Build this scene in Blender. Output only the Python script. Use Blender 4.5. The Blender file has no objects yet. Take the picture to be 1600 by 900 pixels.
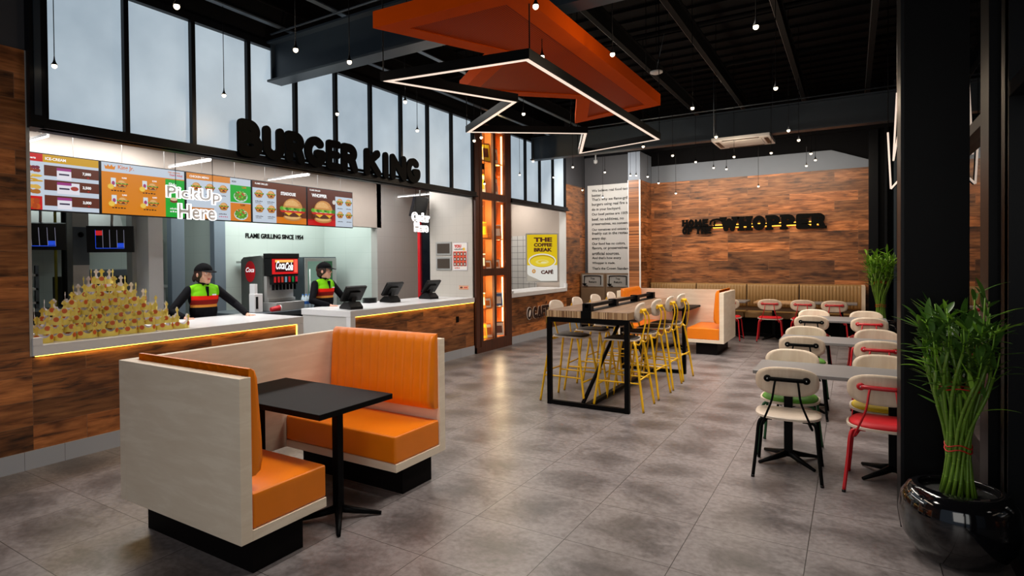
import bpy, bmesh, math, random
from mathutils import Vector, Matrix
random.seed(7)
PI = math.pi
S = bpy.context.scene
COL = S.collection

# ------------------------------------------------------------------ camera
CAM_H = 1.643
YAW, PITCH, ROLL = -.5813, .0130, -.0095
F_PX, CX, CY = 930.16, 720.46, 417.96
def cam_rows():
    c, s = math.cos, math.sin
    Ry = Matrix(((c(YAW), 0, -s(YAW)), (0, 1, 0), (s(YAW), 0, c(YAW))))
    Rx = Matrix(((1, 0, 0), (0, c(PITCH), -s(PITCH)), (0, s(PITCH), c(PITCH))))
    Rz = Matrix(((c(ROLL), -s(ROLL), 0), (s(ROLL), c(ROLL), 0), (0, 0, 1)))
    R = Rz @ Rx @ Ry
    return [Vector((R[i][0], R[i][2], -R[i][1])) for i in range(3)]
_r, _d, _f = cam_rows()
cd = bpy.data.cameras.new('camera')
cam = bpy.data.objects.new('camera', cd)
COL.objects.link(cam)
cam.matrix_world = Matrix(((_r.x, -_d.x, -_f.x, 0), (_r.y, -_d.y, -_f.y, 0), (_r.z, -_d.z, -_f.z, CAM_H), (0, 0, 0, 1)))
cd.sensor_width = 36
cd.sensor_fit = 'HORIZONTAL'
cd.lens = F_PX * 36 / 1600
cd.shift_x = (800 - CX) / 1600
cd.shift_y = (CY - 450) / 1600
cd.clip_start = .05
S.camera = cam

def ray(px, py):
    a, b = (px - CX) / F_PX, (py - CY) / F_PX
    return _r * a + _d * b + _f
def at_z(px, py, z):
    d = ray(px, py); return Vector((0, 0, CAM_H)) + d * ((z - CAM_H) / d.z)

# ------------------------------------------------------------------ world, lights, exposure
S.view_settings.view_transform = 'Standard'
S.view_settings.look = 'None'
S.view_settings.exposure = 0.0
S.view_settings.gamma = 1.0
S.view_settings.use_curve_mapping = False
w = bpy.data.worlds.new('world'); S.world = w; w.use_nodes = True
bg = w.node_tree.nodes['Background']
bg.inputs[0].default_value = (.62, .78, 1, 1); bg.inputs[1].default_value = .22

def area(name, loc, rot, sx, sy, power, color, spread=PI):
    l = bpy.data.lights.new(name, 'AREA'); l.shape = 'RECTANGLE'; l.size = sx; l.size_y = sy
    l.energy = power; l.color = color; l.spread = spread
    o = bpy.data.objects.new(name, l); COL.objects.link(o); o.location = loc; o.rotation_euler = rot
    return o
WARM, NEUT, COOL = (1, .80, .60), (1, .93, .84), (.78, .90, 1)
area('shopfront_daylight', (.3, -2.4, 2.3), (math.radians(76), 0, math.radians(10)), 3.5, 3, 74, (1, .95, .88))
area('ceiling_fill_mid', (-1.0, 5.6, 3.62), (0, 0, 0), .5, 3.0, 56, NEUT, math.radians(120))  # unseen fill added under the ceiling for the middle of the floor
area('ceiling_fill_booth', (-2.2, 2.6, 3.4), (0, 0, 0), .5, .5, 18, NEUT, math.radians(110))  # added fill over the near booth, no fixture hangs there
area('ceiling_fill_far', (-1.2, 9.2, 3.6), (0, 0, 0), 2.0, 2.4, 100, NEUT, math.radians(120))  # unseen fill light for the far tables
area('ceiling_fill_back', (-1.8, 12.5, 3.6), (math.radians(30), 0, 0), 3.6, .3, 85, (1, .84, .66))  # added fill tilted towards the back wall, without a visible lamp
area('ceiling_fill_recess', (-4.7, 12.2, 3.7), (math.radians(40), 0, 0), .6, .3, 42, NEUT)  # unseen light added to brighten the text panel in the recess
area('ceiling_fill_counter', (-4.3, 7.6, 3.6), (0, math.radians(-25), 0), .3, 4.0, 42, NEUT)  # added fill along the counter side, source unseen
area('ceiling_fill_left', (-4.3, 2.6, 3.5), (0, math.radians(-28), 0), .3, 2.4, 17, WARM)  # unseen fill added to brighten the left wood wall
area('kitchen_service_light', (-6.6, 5.6, 3.1), (0, 0, 0), .5, 6, 135, (1, .98, .96))
area('kitchen_back_light', (-8.2, 6.9, 3.1), (0, 0, 0), .8, 2.6, 60, (.88, 1, .95))
area('kitchen_front_fill', (-7.0, 3.3, 3.1), (0, 0, 0), .4, 1.6, 34, (1, .99, .96))  # fill added to brighten the pale kitchen pillar, no fixture of its own
area('cooking_area_light', (-9.6, 4.3, 3.0), (0, 0, 0), 1, 1.6, 12, (.85, 1, .97))
area('cafe_service_light', (-6.6, 11.4, 3.1), (0, 0, 0), .5, 2.2, 46, (1, .95, .88))

# ------------------------------------------------------------------ materials
def nodes(name):
    m = bpy.data.materials.new(name); m.use_nodes = True
    nt = m.node_tree; b = nt.nodes['Principled BSDF']
    return m, nt, b
def N(nt, t, **k):
    n = nt.nodes.new(t)
    for a, v in k.items(): setattr(n, a, v)
    return n
def mix_rgb(nt, fac, a, b, mode='MIX'):
    n = N(nt, 'ShaderNodeMix', data_type='RGBA', blend_type=mode)
    for s, v in ((0, fac), (6, a), (7, b)):
        if isinstance(v, (int, float)): n.inputs[s].default_value = v
        elif isinstance(v, tuple): n.inputs[s].default_value = (*v, 1) if len(v) == 3 else v
        else: nt.links.new(v, n.inputs[s])
    return n.outputs[2]
def math_n(nt, op, a, b=None):
    n = N(nt, 'ShaderNodeMath', operation=op)
    for i, v in enumerate((a, b)):
        if v is None: continue
        if isinstance(v, (int, float)): n.inputs[i].default_value = v
        else: nt.links.new(v, n.inputs[i])
    return n.outputs[0]
def ramp(nt, fac, stops):
    r = N(nt, 'ShaderNodeValToRGB'); nt.links.new(fac, r.inputs[0])
    e = r.color_ramp.elements
    while len(e) < len(stops): e.new(.5)
    for i, (p, c) in enumerate(stops): e[i].position = p; e[i].color = (*c, 1)
    return r.outputs[0]
def srgb(r, g, b):
    f = lambda v: (v / 255 / 12.92) if v / 255 <= .04045 else ((v / 255 + .055) / 1.055) ** 2.4
    return (f(r), f(g), f(b))
def plain(name, c, rough=.5, metal=0, spec=.5, bump=0, bscale=60, var=.06, coat=0):
    m, nt, b = nodes(name)
    tc = N(nt, 'ShaderNodeTexCoord'); nz = N(nt, 'ShaderNodeTexNoise'); nz.inputs['Scale'].default_value = 7
    nt.links.new(tc.outputs['Object'], nz.inputs['Vector'])
    d = tuple(max(0, v * (1 - var * 2)) for v in c); l = tuple(min(1, v * (1 + var * 2)) for v in c)
    nt.links.new(mix_rgb(nt, nz.outputs[0], d, l), b.inputs['Base Color'])
    b.inputs['Roughness'].default_value = rough; b.inputs['Metallic'].default_value = metal
    b.inputs['Specular IOR Level'].default_value = spec
    if coat: b.inputs['Coat Weight'].default_value = coat; b.inputs['Coat Roughness'].default_value = .05
    if bump:
        n2 = N(nt, 'ShaderNodeTexNoise'); n2.inputs['Scale'].default_value = bscale
        nt.links.new(tc.outputs['Object'], n2.inputs['Vector'])
        bp = N(nt, 'ShaderNodeBump'); bp.inputs['Strength'].default_value = bump; bp.inputs['Distance'].default_value = .01
        nt.links.new(n2.outputs[0], bp.inputs['Height']); nt.links.new(bp.outputs[0], b.inputs['Normal'])
    return m
def glow(name, c, s):
    m, nt, b = nodes(name)
    b.inputs['Base Color'].default_value = (*[v * .5 for v in c], 1)
    b.inputs['Emission Color'].default_value = (*c, 1); b.inputs['Emission Strength'].default_value = s
    b.inputs['Roughness'].default_value = .4
    return m
def glass_mat(name, tint=(1, 1, 1), refl=.12):
    m = bpy.data.materials.new(name); m.use_nodes = True; nt = m.node_tree; nt.nodes.clear()
    o = N(nt, 'ShaderNodeOutputMaterial'); t = N(nt, 'ShaderNodeBsdfTransparent'); g = N(nt, 'ShaderNodeBsdfGlossy')
    t.inputs[0].default_value = (*tint, 1); g.inputs['Roughness'].default_value = .01
    fr = N(nt, 'ShaderNodeFresnel'); fr.inputs[0].default_value = 1.5; ge = N(nt, 'ShaderNodeNewGeometry')
    f = math_n(nt, 'MULTIPLY', math_n(nt, 'ADD', fr.outputs[0], refl), math_n(nt, 'SUBTRACT', 1, ge.outputs['Backfacing'])); mx = N(nt, 'ShaderNodeMixShader')
    nt.links.new(f, mx.inputs[0]); nt.links.new(t.outputs[0], mx.inputs[1]); nt.links.new(g.outputs[0], mx.inputs[2])
    nt.links.new(mx.outputs[0], o.inputs[0]); return m

def wood_planks(name, along, across, plank_l=1.2, plank_h=.2, off=(0, 0), dark=(.060, .024, .010), mid=(.25, .092, .027), light=(.46, .195, .066), rough=.42, grout=(.22, .12, .07)):
    """porcelain planks; along/across name the object axes ('X','Y','Z')"""
    m, nt, b = nodes(name)
    tc = N(nt, 'ShaderNodeTexCoord'); sp = N(nt, 'ShaderNodeSeparateXYZ'); nt.links.new(tc.outputs['Object'], sp.inputs[0])
    u = math_n(nt, 'ADD', sp.outputs[along], off[0]); v = math_n(nt, 'ADD', sp.outputs[across], off[1])
    vr = math_n(nt, 'DIVIDE', v, plank_h); row = math_n(nt, 'FLOOR', vr)
    wn = N(nt, 'ShaderNodeTexWhiteNoise', noise_dimensions='1D'); nt.links.new(row, wn.inputs['W'])
    sh = math_n(nt, 'MULTIPLY', math_n(nt, 'ROUND', math_n(nt, 'MULTIPLY', wn.outputs[0], 3)), .333)
    ur = math_n(nt, 'ADD', math_n(nt, 'DIVIDE', u, plank_l), sh); colm = math_n(nt, 'FLOOR', ur)
    cid = N(nt, 'ShaderNodeCombineXYZ'); nt.links.new(colm, cid.inputs[0]); nt.links.new(row, cid.inputs[1])
    w2 = N(nt, 'ShaderNodeTexWhiteNoise', noise_dimensions='2D'); nt.links.new(cid.outputs[0], w2.inputs['Vector'])
    # grain
    cv = N(nt, 'ShaderNodeCombineXYZ')
    nt.links.new(math_n(nt, 'MULTIPLY', u, 1.3), cv.inputs[0]); nt.links.new(math_n(nt, 'MULTIPLY', v, 11), cv.inputs[1])
    nt.links.new(math_n(nt, 'MULTIPLY', w2.outputs[0], 40), cv.inputs[2])
    n1 = N(nt, 'ShaderNodeTexNoise'); n1.inputs['Scale'].default_value = 2.1; n1.inputs['Detail'].default_value = 7; n1.inputs['Roughness'].default_value = .62
    n1.inputs['Distortion'].default_value = .55
    nt.links.new(cv.outputs[0], n1.inputs['Vector'])
    cv2 = N(nt, 'ShaderNodeCombineXYZ')
    nt.links.new(math_n(nt, 'MULTIPLY', u, 2.2), cv2.inputs[0]); nt.links.new(math_n(nt, 'MULTIPLY', v, 5), cv2.inputs[1]); nt.links.new(math_n(nt, 'MULTIPLY', w2.outputs[0], 90), cv2.inputs[2])
    n2 = N(nt, 'ShaderNodeTexNoise'); n2.inputs['Scale'].default_value = 1.1; n2.inputs['Detail'].default_value = 3
    nt.links.new(cv2.outputs[0], n2.inputs['Vector'])
    base = ramp(nt, n1.outputs[0], [(.33, dark), (.45, mid), (.68, light)])
    knots = ramp(nt, n2.outputs[0], [(.32, (.28, .22, .18)), (.42, (.85, .8, .76)), (.56, (1.1, 1.05, 1))])
    c1 = mix_rgb(nt, .85, base, knots, 'MULTIPLY')
    tone = ramp(nt, w2.outputs[0], [(0, (.50, .50, .52)), (.45, (.85, .82, .80)), (.8, (1.15, 1.05, 1)), (1, (1.5, 1.35, 1.2))])
    c2 = mix_rgb(nt, 1, c1, tone, 'MULTIPLY')
    fu = math_n(nt, 'FRACT', ur); fv = math_n(nt, 'FRACT', vr)
    def edge(f, wd):
        a = math_n(nt, 'LESS_THAN', f, wd); bb = math_n(nt, 'GREATER_THAN', f, 1 - wd); return math_n(nt, 'MAXIMUM', a, bb)
    g = math_n(nt, 'MAXIMUM', edge(fu, .0016 / plank_l * 1.0), edge(fv, .0014 / plank_h))
    nt.links.new(mix_rgb(nt, g, c2, grout), b.inputs['Base Color'])
    b.inputs['Roughness'].default_value = rough
    bp = N(nt, 'ShaderNodeBump'); bp.inputs['Strength'].default_value = .35; bp.inputs['Distance'].default_value = .004
    nt.links.new(n1.outputs[0], bp.inputs['Height']); nt.links.new(bp.outputs[0], b.inputs['Normal'])
    return m

def tiles(name, au, av, su, sv, ou, ov, c1, c2, grout, gw=.002, rough=.3, blotch=True, vary=.12):
    m, nt, b = nodes(name)
    tc = N(nt, 'ShaderNodeTexCoord'); sp = N(nt, 'ShaderNodeSeparateXYZ'); nt.links.new(tc.outputs['Object'], sp.inputs[0])
    ur = math_n(nt, 'DIVIDE', math_n(nt, 'ADD', sp.outputs[au], ou), su); vr = math_n(nt, 'DIVIDE', math_n(nt, 'ADD', sp.outputs[av], ov), sv)
    cid = N(nt, 'ShaderNodeCombineXYZ'); nt.links.new(math_n(nt, 'FLOOR', ur), cid.inputs[0]); nt.links.new(math_n(nt, 'FLOOR', vr), cid.inputs[1])
    wn = N(nt, 'ShaderNodeTexWhiteNoise', noise_dimensions='2D'); nt.links.new(cid.outputs[0], wn.inputs['Vector'])
    col = mix_rgb(nt, wn.outputs[0], c1, tuple(a * (1 - vary) + b_ * vary for a, b_ in zip(c1, c2)))
    if blotch:
        vm = N(nt, 'ShaderNodeVectorMath', operation='SCALE'); nt.links.new(wn.outputs[1], vm.inputs[0]); vm.inputs[3].default_value = 30
        va = N(nt, 'ShaderNodeVectorMath', operation='ADD'); nt.links.new(tc.outputs['Object'], va.inputs[0]); nt.links.new(vm.outputs[0], va.inputs[1])
        mp = N(nt, 'ShaderNodeMapping'); nt.links.new(va.outputs[0], mp.inputs[0]); mp.inputs['Scale'].default_value = (1, 1.35, 1)
        n1 = N(nt, 'ShaderNodeTexNoise'); n1.inputs['Scale'].default_value = 2.6; n1.inputs['Detail'].default_value = 9; n1.inputs['Roughness'].default_value = .72
        n1.inputs['Distortion'].default_value = .6
        nt.links.new(mp.outputs[0], n1.inputs['Vector'])
        # a darker cloud near the middle of every tile, printed on it
        fu = math_n(nt, 'SUBTRACT', math_n(nt, 'FRACT', ur), .5); fv = math_n(nt, 'SUBTRACT', math_n(nt, 'FRACT', vr), .5)
        rr = math_n(nt, 'SQRT', math_n(nt, 'ADD', math_n(nt, 'MULTIPLY', fu, fu), math_n(nt, 'MULTIPLY', fv, fv)))
        h = math_n(nt, 'ADD', n1.outputs[0], math_n(nt, 'MULTIPLY', math_n(nt, 'SUBTRACT', rr, .34), .55))
        cl = ramp(nt, h, [(.24, tuple(v * .44 for v in c1)), (.42, tuple(v * .78 for v in c1)), (.60, c2)])
        col = mix_rgb(nt, .92, col, cl)
        n3 = N(nt, 'ShaderNodeTexNoise'); n3.inputs['Scale'].default_value = 30; n3.inputs['Detail'].default_value = 4
        nt.links.new(va.outputs[0], n3.inputs['Vector'])
        col = mix_rgb(nt, 1, col, ramp(nt, n3.outputs[0], [(.3, (.74, .72, .71)), (.62, (1.08, 1.08, 1.08))]), 'MULTIPLY')
        nt.links.new(math_n(nt, 'ADD', math_n(nt, 'MULTIPLY', n1.outputs[0], .22), rough - .08), b.inputs['Roughness'])
    else: b.inputs['Roughness'].default_value = rough
    def edge(r, s):
        f = math_n(nt, 'FRACT', r); wd = gw / s
        return math_n(nt, 'MAXIMUM', math_n(nt, 'LESS_THAN', f, wd), math_n(nt, 'GREATER_THAN', f, 1 - wd))
    g = math_n(nt, 'MAXIMUM', edge(ur, su), edge(vr, sv))
    nt.links.new(mix_rgb(nt, g, col, grout), b.inputs['Base Color'])
    return m

M = {}
M['floor'] = tiles('grey_floor_tile', 0, 1, .6, .6, 4.3515 * .6, -4.3695 * .6, srgb(114, 107, 107), srgb(137, 130, 130), srgb(48, 42, 40), .0022, .30)
M['wood_y'] = wood_planks('rustic_wood_planks_left', 1, 2, 1.2, .20, (0, -.145))
M['wood_x'] = wood_planks('rustic_wood_planks_back', 0, 2, 1.2, .20, (.3, -.16), light=(.52, .23, .09))
M['wood_py'] = wood_planks('rustic_wood_planks_pillar', 1, 2, 1.2, .20, (.5, -.16), light=(.52, .23, .09))
M['plinth'] = tiles('grey_plinth_tile', 1, 2, .6, .4, -4.3695 * .6, .1, srgb(172, 176, 184), srgb(192, 196, 204), srgb(90, 90, 92), .0015, .4, False)
M['black'] = plain('black_painted_steel', (.0025, .0025, .003), .45, spec=.08)
M['blackm'] = plain('matt_black', (.002, .002, .002), .8, spec=.1)
M['ceil'] = plain('black_ceiling_paint', (.0035, .0035, .0045), .8, spec=.12)
M['beam'] = plain('dark_navy_beam_paint', (.016, .026, .038), .45, bump=.1, bscale=4)
M['frame'] = plain('black_window_frame', (.004, .0045, .006), .4, spec=.14)
M['steel'] = plain('brushed_stainless_steel', (.50, .50, .49), .36, .45, bump=.05)
M['white'] = plain('white_solid_surface', srgb(236, 236, 238), .22, var=.01)
M['offwhite'] = plain('grey_panel_paint', srgb(208, 208, 206), .4, var=.02)
M['tan'] = plain('warm_grey_wall', srgb(176, 164, 154), .6, var=.02)
M['grey'] = plain('cool_grey_wall_paint', srgb(122, 132, 146), .6, var=.02)
M['dgrey'] = plain('dark_grey_wall_paint', srgb(62, 62, 66), .6, var=.03)
M['mint'] = tiles('pale_wall_tile_y', 1, 2, .6, .3, 0, 0, srgb(206, 214, 210), srgb(214, 220, 216), srgb(178, 188, 184), .0012, .25, False)
M['mint_x'] = tiles('pale_wall_tile_x', 0, 2, .6, .3, 0, 0, srgb(206, 214, 210), srgb(214, 220, 216), srgb(178, 188, 184), .0012, .25, False)
M['tile_x'] = tiles('beige_wall_tile', 0, 2, .15, .15, 0, 0, srgb(196, 190, 182), srgb(204, 198, 190), srgb(176, 170, 162), .0012, .3, False)
M['tile_y'] = tiles('grey_service_wall_tile', 1, 2, .3, .3, 0, 0, srgb(172, 168, 164), srgb(178, 174, 170), srgb(150, 146, 142), .0012, .28, False)
M['tile_dark'] = tiles('white_grid_tile', 0, 2, .15, .15, 0, 0, srgb(190, 188, 184), srgb(200, 198, 194), srgb(96, 96, 96), .005, .3, False)
M['pale'] = None
def pale_wood(name, c, c2, sc=(1, 1, 1)):
    m, nt, b = nodes(name); tc = N(nt, 'ShaderNodeTexCoord'); mp = N(nt, 'ShaderNodeMapping'); nt.links.new(tc.outputs['Object'], mp.inputs[0])
    mp.inputs['Scale'].default_value = sc
    n = N(nt, 'ShaderNodeTexNoise'); n.inputs['Scale'].default_value = 3; n.inputs['Detail'].default_value = 8; n.inputs['Roughness'].default_value = .6; n.inputs['Distortion'].default_value = .4
    nt.links.new(mp.outputs[0], n.inputs['Vector'])
    n2 = N(nt, 'ShaderNodeTexNoise'); n2.inputs['Scale'].default_value = 1.4; n2.inputs['Detail'].default_value = 2
    mp2 = N(nt, 'ShaderNodeMapping'); nt.links.new(tc.outputs['Object'], mp2.inputs[0]); mp2.inputs['Scale'].default_value = tuple(v * .55 for v in sc)
    nt.links.new(mp2.outputs[0], n2.inputs['Vector'])
    col = ramp(nt, n.outputs[0], [(.25, c2), (.5, tuple((a + d) / 2 for a, d in zip(c, c2))), (.62, c)])
    k = ramp(nt, n2.outputs[0], [(.24, (.86, .80, .74)), (.33, (1, 1, 1))])
    nt.links.new(mix_rgb(nt, .8, col, k, 'MULTIPLY'), b.inputs['Base Color']); b.inputs['Roughness'].default_value = .42
    return m
M['pale'] = pale_wood('whitewashed_wood_laminate', srgb(246, 230, 208), srgb(232, 213, 189), (.9, .9, 5))
M['ply'] = pale_wood('pale_oak_plywood', srgb(236, 216, 192), srgb(222, 198, 172), (9, 9, .8))
M['plyseat'] = pale_wood('pale_plywood_seat', srgb(226, 210, 194), srgb(212, 194, 176), (1, 9, 9))
M['orange'] = plain('orange_leatherette', srgb(244, 130, 4), .38, bump=.15, bscale=300, var=.03)
M['crownorange'] = plain('orange_powder_coat', srgb(210, 76, 0), .7, spec=.04, var=.02)
M['tabletop_black'] = plain('black_laminate_tabletop', (.006, .005, .005), .5, spec=.04)
M['tabletop_grey'] = plain('grey_laminate_tabletop', srgb(124, 122, 122), .35, var=.03)
M['tabletop_wood'] = pale_wood('light_wood_tabletop', srgb(196, 158, 116), srgb(168, 126, 86), (8, 1, 1))
M['yellowm'] = plain('yellow_painted_steel', srgb(242, 186, 8), .35)
M['redm'] = plain('red_painted_steel', srgb(190, 18, 30), .35)
M['greenm'] = plain('dark_green_painted_steel', srgb(14, 78, 40), .35)
M['redf'] = plain('red_seat_fabric', srgb(206, 14, 30), .6, var=.03)
M['greenf'] = plain('green_seat_fabric', srgb(88, 150, 40), .6, var=.03)
M['yellowf'] = plain('yellow_seat_fabric', srgb(232, 196, 10), .6, var=.03)
M['brownf'] = plain('dark_brown_seat_pad', (.022, .014, .012), .5)
M['leaf'] = plain('bamboo_leaf', srgb(72, 112, 40), .38, var=.35)
M['leafl'] = plain('young_bamboo_leaf', srgb(126, 176, 50), .38, var=.25)
M['stalk'] = plain('bamboo_stalk', srgb(98, 134, 40), .35, var=.3)
M['pot'] = plain('glossy_black_ceramic', (.004, .004, .005), .08, coat=.6)
M['soil'] = plain('dark_pebbles', (.01, .01, .009), .7, bump=1, bscale=40)
M['redtie'] = plain('red_ribbon', srgb(200, 30, 20), .5)
M['paper_y'] = plain('yellow_card', srgb(252, 230, 112), .5, var=.02)
M['paper_w'] = plain('white_card', srgb(226, 222, 232), .6, var=.01)
M['emblem'] = plain('orange_red_print', srgb(220, 96, 36), .5)
M['cabwood'] = pale_wood('dark_brown_cabinet_wood', srgb(92, 48, 30), srgb(62, 32, 20), (6, 6, .6))
M['caborange'] = plain('warm_cabinet_lining', srgb(206, 130, 60), .5)
M['olive'] = plain('olive_tan_leatherette', srgb(150, 116, 70), .5, var=.03)
M['bin'] = plain('dark_bin_wood', srgb(112, 90, 68), .45)
M['skin'] = plain('skin', srgb(214, 160, 136), .5, var=.03)
M['hair'] = plain('dark_brown_hair', (.03, .012, .008), .5)
M['cap'] = plain('black_cloth', (.003, .003, .004), .85, spec=.08)
M['screen'] = plain('dark_screen_glass', (.004, .005, .008), .12)
M['dplastic'] = plain('black_plastic', (.005, .005, .0055), .4, spec=.3)
M['ac'] = plain('white_plastic', srgb(206, 206, 206), .5)
M['galv'] = plain('grey_perforated_steel', (.10, .12, .14), .4, .6)
M['graym'] = plain('grey_label', srgb(150, 148, 144), .5)
M['led'] = glow('led_warm_white', (1, .80, .66), .92)
M['ledy'] = glow('led_amber_strip', (1, .62, .07), 6.0)
M['ledsign'] = glow('led_orange_sign_strip', (1, .50, .05), 2.2)
M['ledc'] = glow('led_cabinet_strip', (1, .80, .46), 3.2)
M['bulb'] = glow('lit_bulb', (1, .82, .58), 5)
M['tube'] = glow('kitchen_tube_light', (1, .98, .95), 3.5)
M['neon'] = glow('white_neon_outline', (1, 1, 1), 1.8)
M['neonfill'] = plain('frosted_acrylic', srgb(190, 184, 180), .3)
M['glass'] = glass_mat('clear_window_glass', (.80, .84, .85), .10)
M['glassclear'] = glass_mat('clear_door_glass', (.97, .97, .97), .0)
M['ext'] = plain('dark_sky_shield', (.012, .013, .015), .8)
def frosted():
    m, nt, b = nodes('backlit_frosted_panel'); tc = N(nt, 'ShaderNodeTexCoord')
    n = N(nt, 'ShaderNodeTexNoise'); n.inputs['Scale'].default_value = 1.5; n.inputs['Detail'].default_value = 5
    nt.links.new(tc.outputs['Object'], n.inputs['Vector'])
    c = ramp(nt, n.outputs[0], [(.3, (.29, .37, .44)), (.7, (.43, .52, .59))])
    nt.links.new(c, b.inputs['Emission Color']); b.inputs['Emission Strength'].default_value = 1.0
    b.inputs['Base Color'].default_value = (.25, .28, .3, 1); b.inputs['Roughness'].default_value = .35
    return m
M['frost'] = frosted()
def perforated():
    m, nt, b = nodes('perforated_orange_sheet'); tc = N(nt, 'ShaderNodeTexCoord'); v = N(nt, 'ShaderNodeTexVoronoi', feature='F1', voronoi_dimensions='2D')
    v.inputs['Scale'].default_value = 55; v.inputs['Randomness'].default_value = 0
    nt.links.new(tc.outputs['Object'], v.inputs['Vector'])
    c = ramp(nt, v.outputs[0], [(.24, srgb(60, 14, 2)), (.32, srgb(186, 62, 0))])
    nt.links.new(c, b.inputs['Base Color']); b.inputs['Roughness'].default_value = .6; b.inputs['Specular IOR Level'].default_value = .04
    return m
M['perf'] = perforated()
def strips_mat(name, axis, pitch, cols):
    m, nt, b = nodes(name); tc = N(nt, 'ShaderNodeTexCoord'); sp = N(nt, 'ShaderNodeSeparateXYZ'); nt.links.new(tc.outputs['Object'], sp.inputs[0])
    r = math_n(nt, 'FLOOR', math_n(nt, 'DIVIDE', sp.outputs[axis], pitch)); wn = N(nt, 'ShaderNodeTexWhiteNoise', noise_dimensions='1D'); nt.links.new(r, wn.inputs['W'])
    nt.links.new(ramp(nt, wn.outputs[0], cols), b.inputs['Base Color']); b.inputs['Roughness'].default_value = .45
    return m
M['edgestrip'] = strips_mat('laminated_wood_strips', 0, .012, [(0, srgb(120, 84, 56)), (.5, srgb(178, 140, 100)), (1, srgb(220, 190, 150))])
M['hightop'] = pale_wood('worn_brown_tabletop', srgb(150, 116, 88), srgb(96, 72, 54), (7, .8, 1))
_pc = {}
def pcol(r, g, b, e=0):
    """flat printed colour; e>0: a lit screen's colour"""
    k = (r, g, b, e)
    if k not in _pc:
        _pc[k] = glow('screen_colour', srgb(r, g, b), e) if e else plain('printed_colour', srgb(r, g, b), .4, var=.0)
        if e: q = _pc[k].node_tree.nodes['Principled BSDF']; q.inputs['Base Color'].default_value = (0.01, .01, .01, 1); q.inputs['Specular IOR Level'].default_value = .1
    return _pc[k]
def shirt_mat():
    m, nt, b = nodes('striped_uniform_shirt'); tc = N(nt, 'ShaderNodeTexCoord'); sp = N(nt, 'ShaderNodeSeparateXYZ'); nt.links.new(tc.outputs['Object'], sp.inputs[0])
    r = N(nt, 'ShaderNodeValToRGB'); nt.links.new(math_n(nt, 'SUBTRACT', sp.outputs[2], .8), r.inputs[0]); r.color_ramp.interpolation = 'CONSTANT'
    st = [(0, (.003, .003, .005)), (.315, srgb(214, 140, 60)), (.345, srgb(120, 24, 20)), (.405, srgb(226, 34, 18)), (.455, srgb(120, 200, 20)), (.60, (.003, .003, .005))]
    e = r.color_ramp.elements; b.inputs['Specular IOR Level'].default_value = .12
    while len(e) < len(st): e.new(.5)
    for i, (p, c) in enumerate(st): e[i].position = p; e[i].color = (*c, 1)
    ax = math_n(nt, 'ABSOLUTE', sp.outputs[1]); side = math_n(nt, 'GREATER_THAN', ax, .172)
    back = math_n(nt, 'LESS_THAN', sp.outputs[0], .0)
    c = mix_rgb(nt, math_n(nt, 'MAXIMUM', side, back), r.outputs[0], (.003, .003, .005))
    nt.links.new(c, b.inputs['Base Color']); b.inputs['Roughness'].default_value = .8
    return m
M['shirt'] = shirt_mat()

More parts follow.
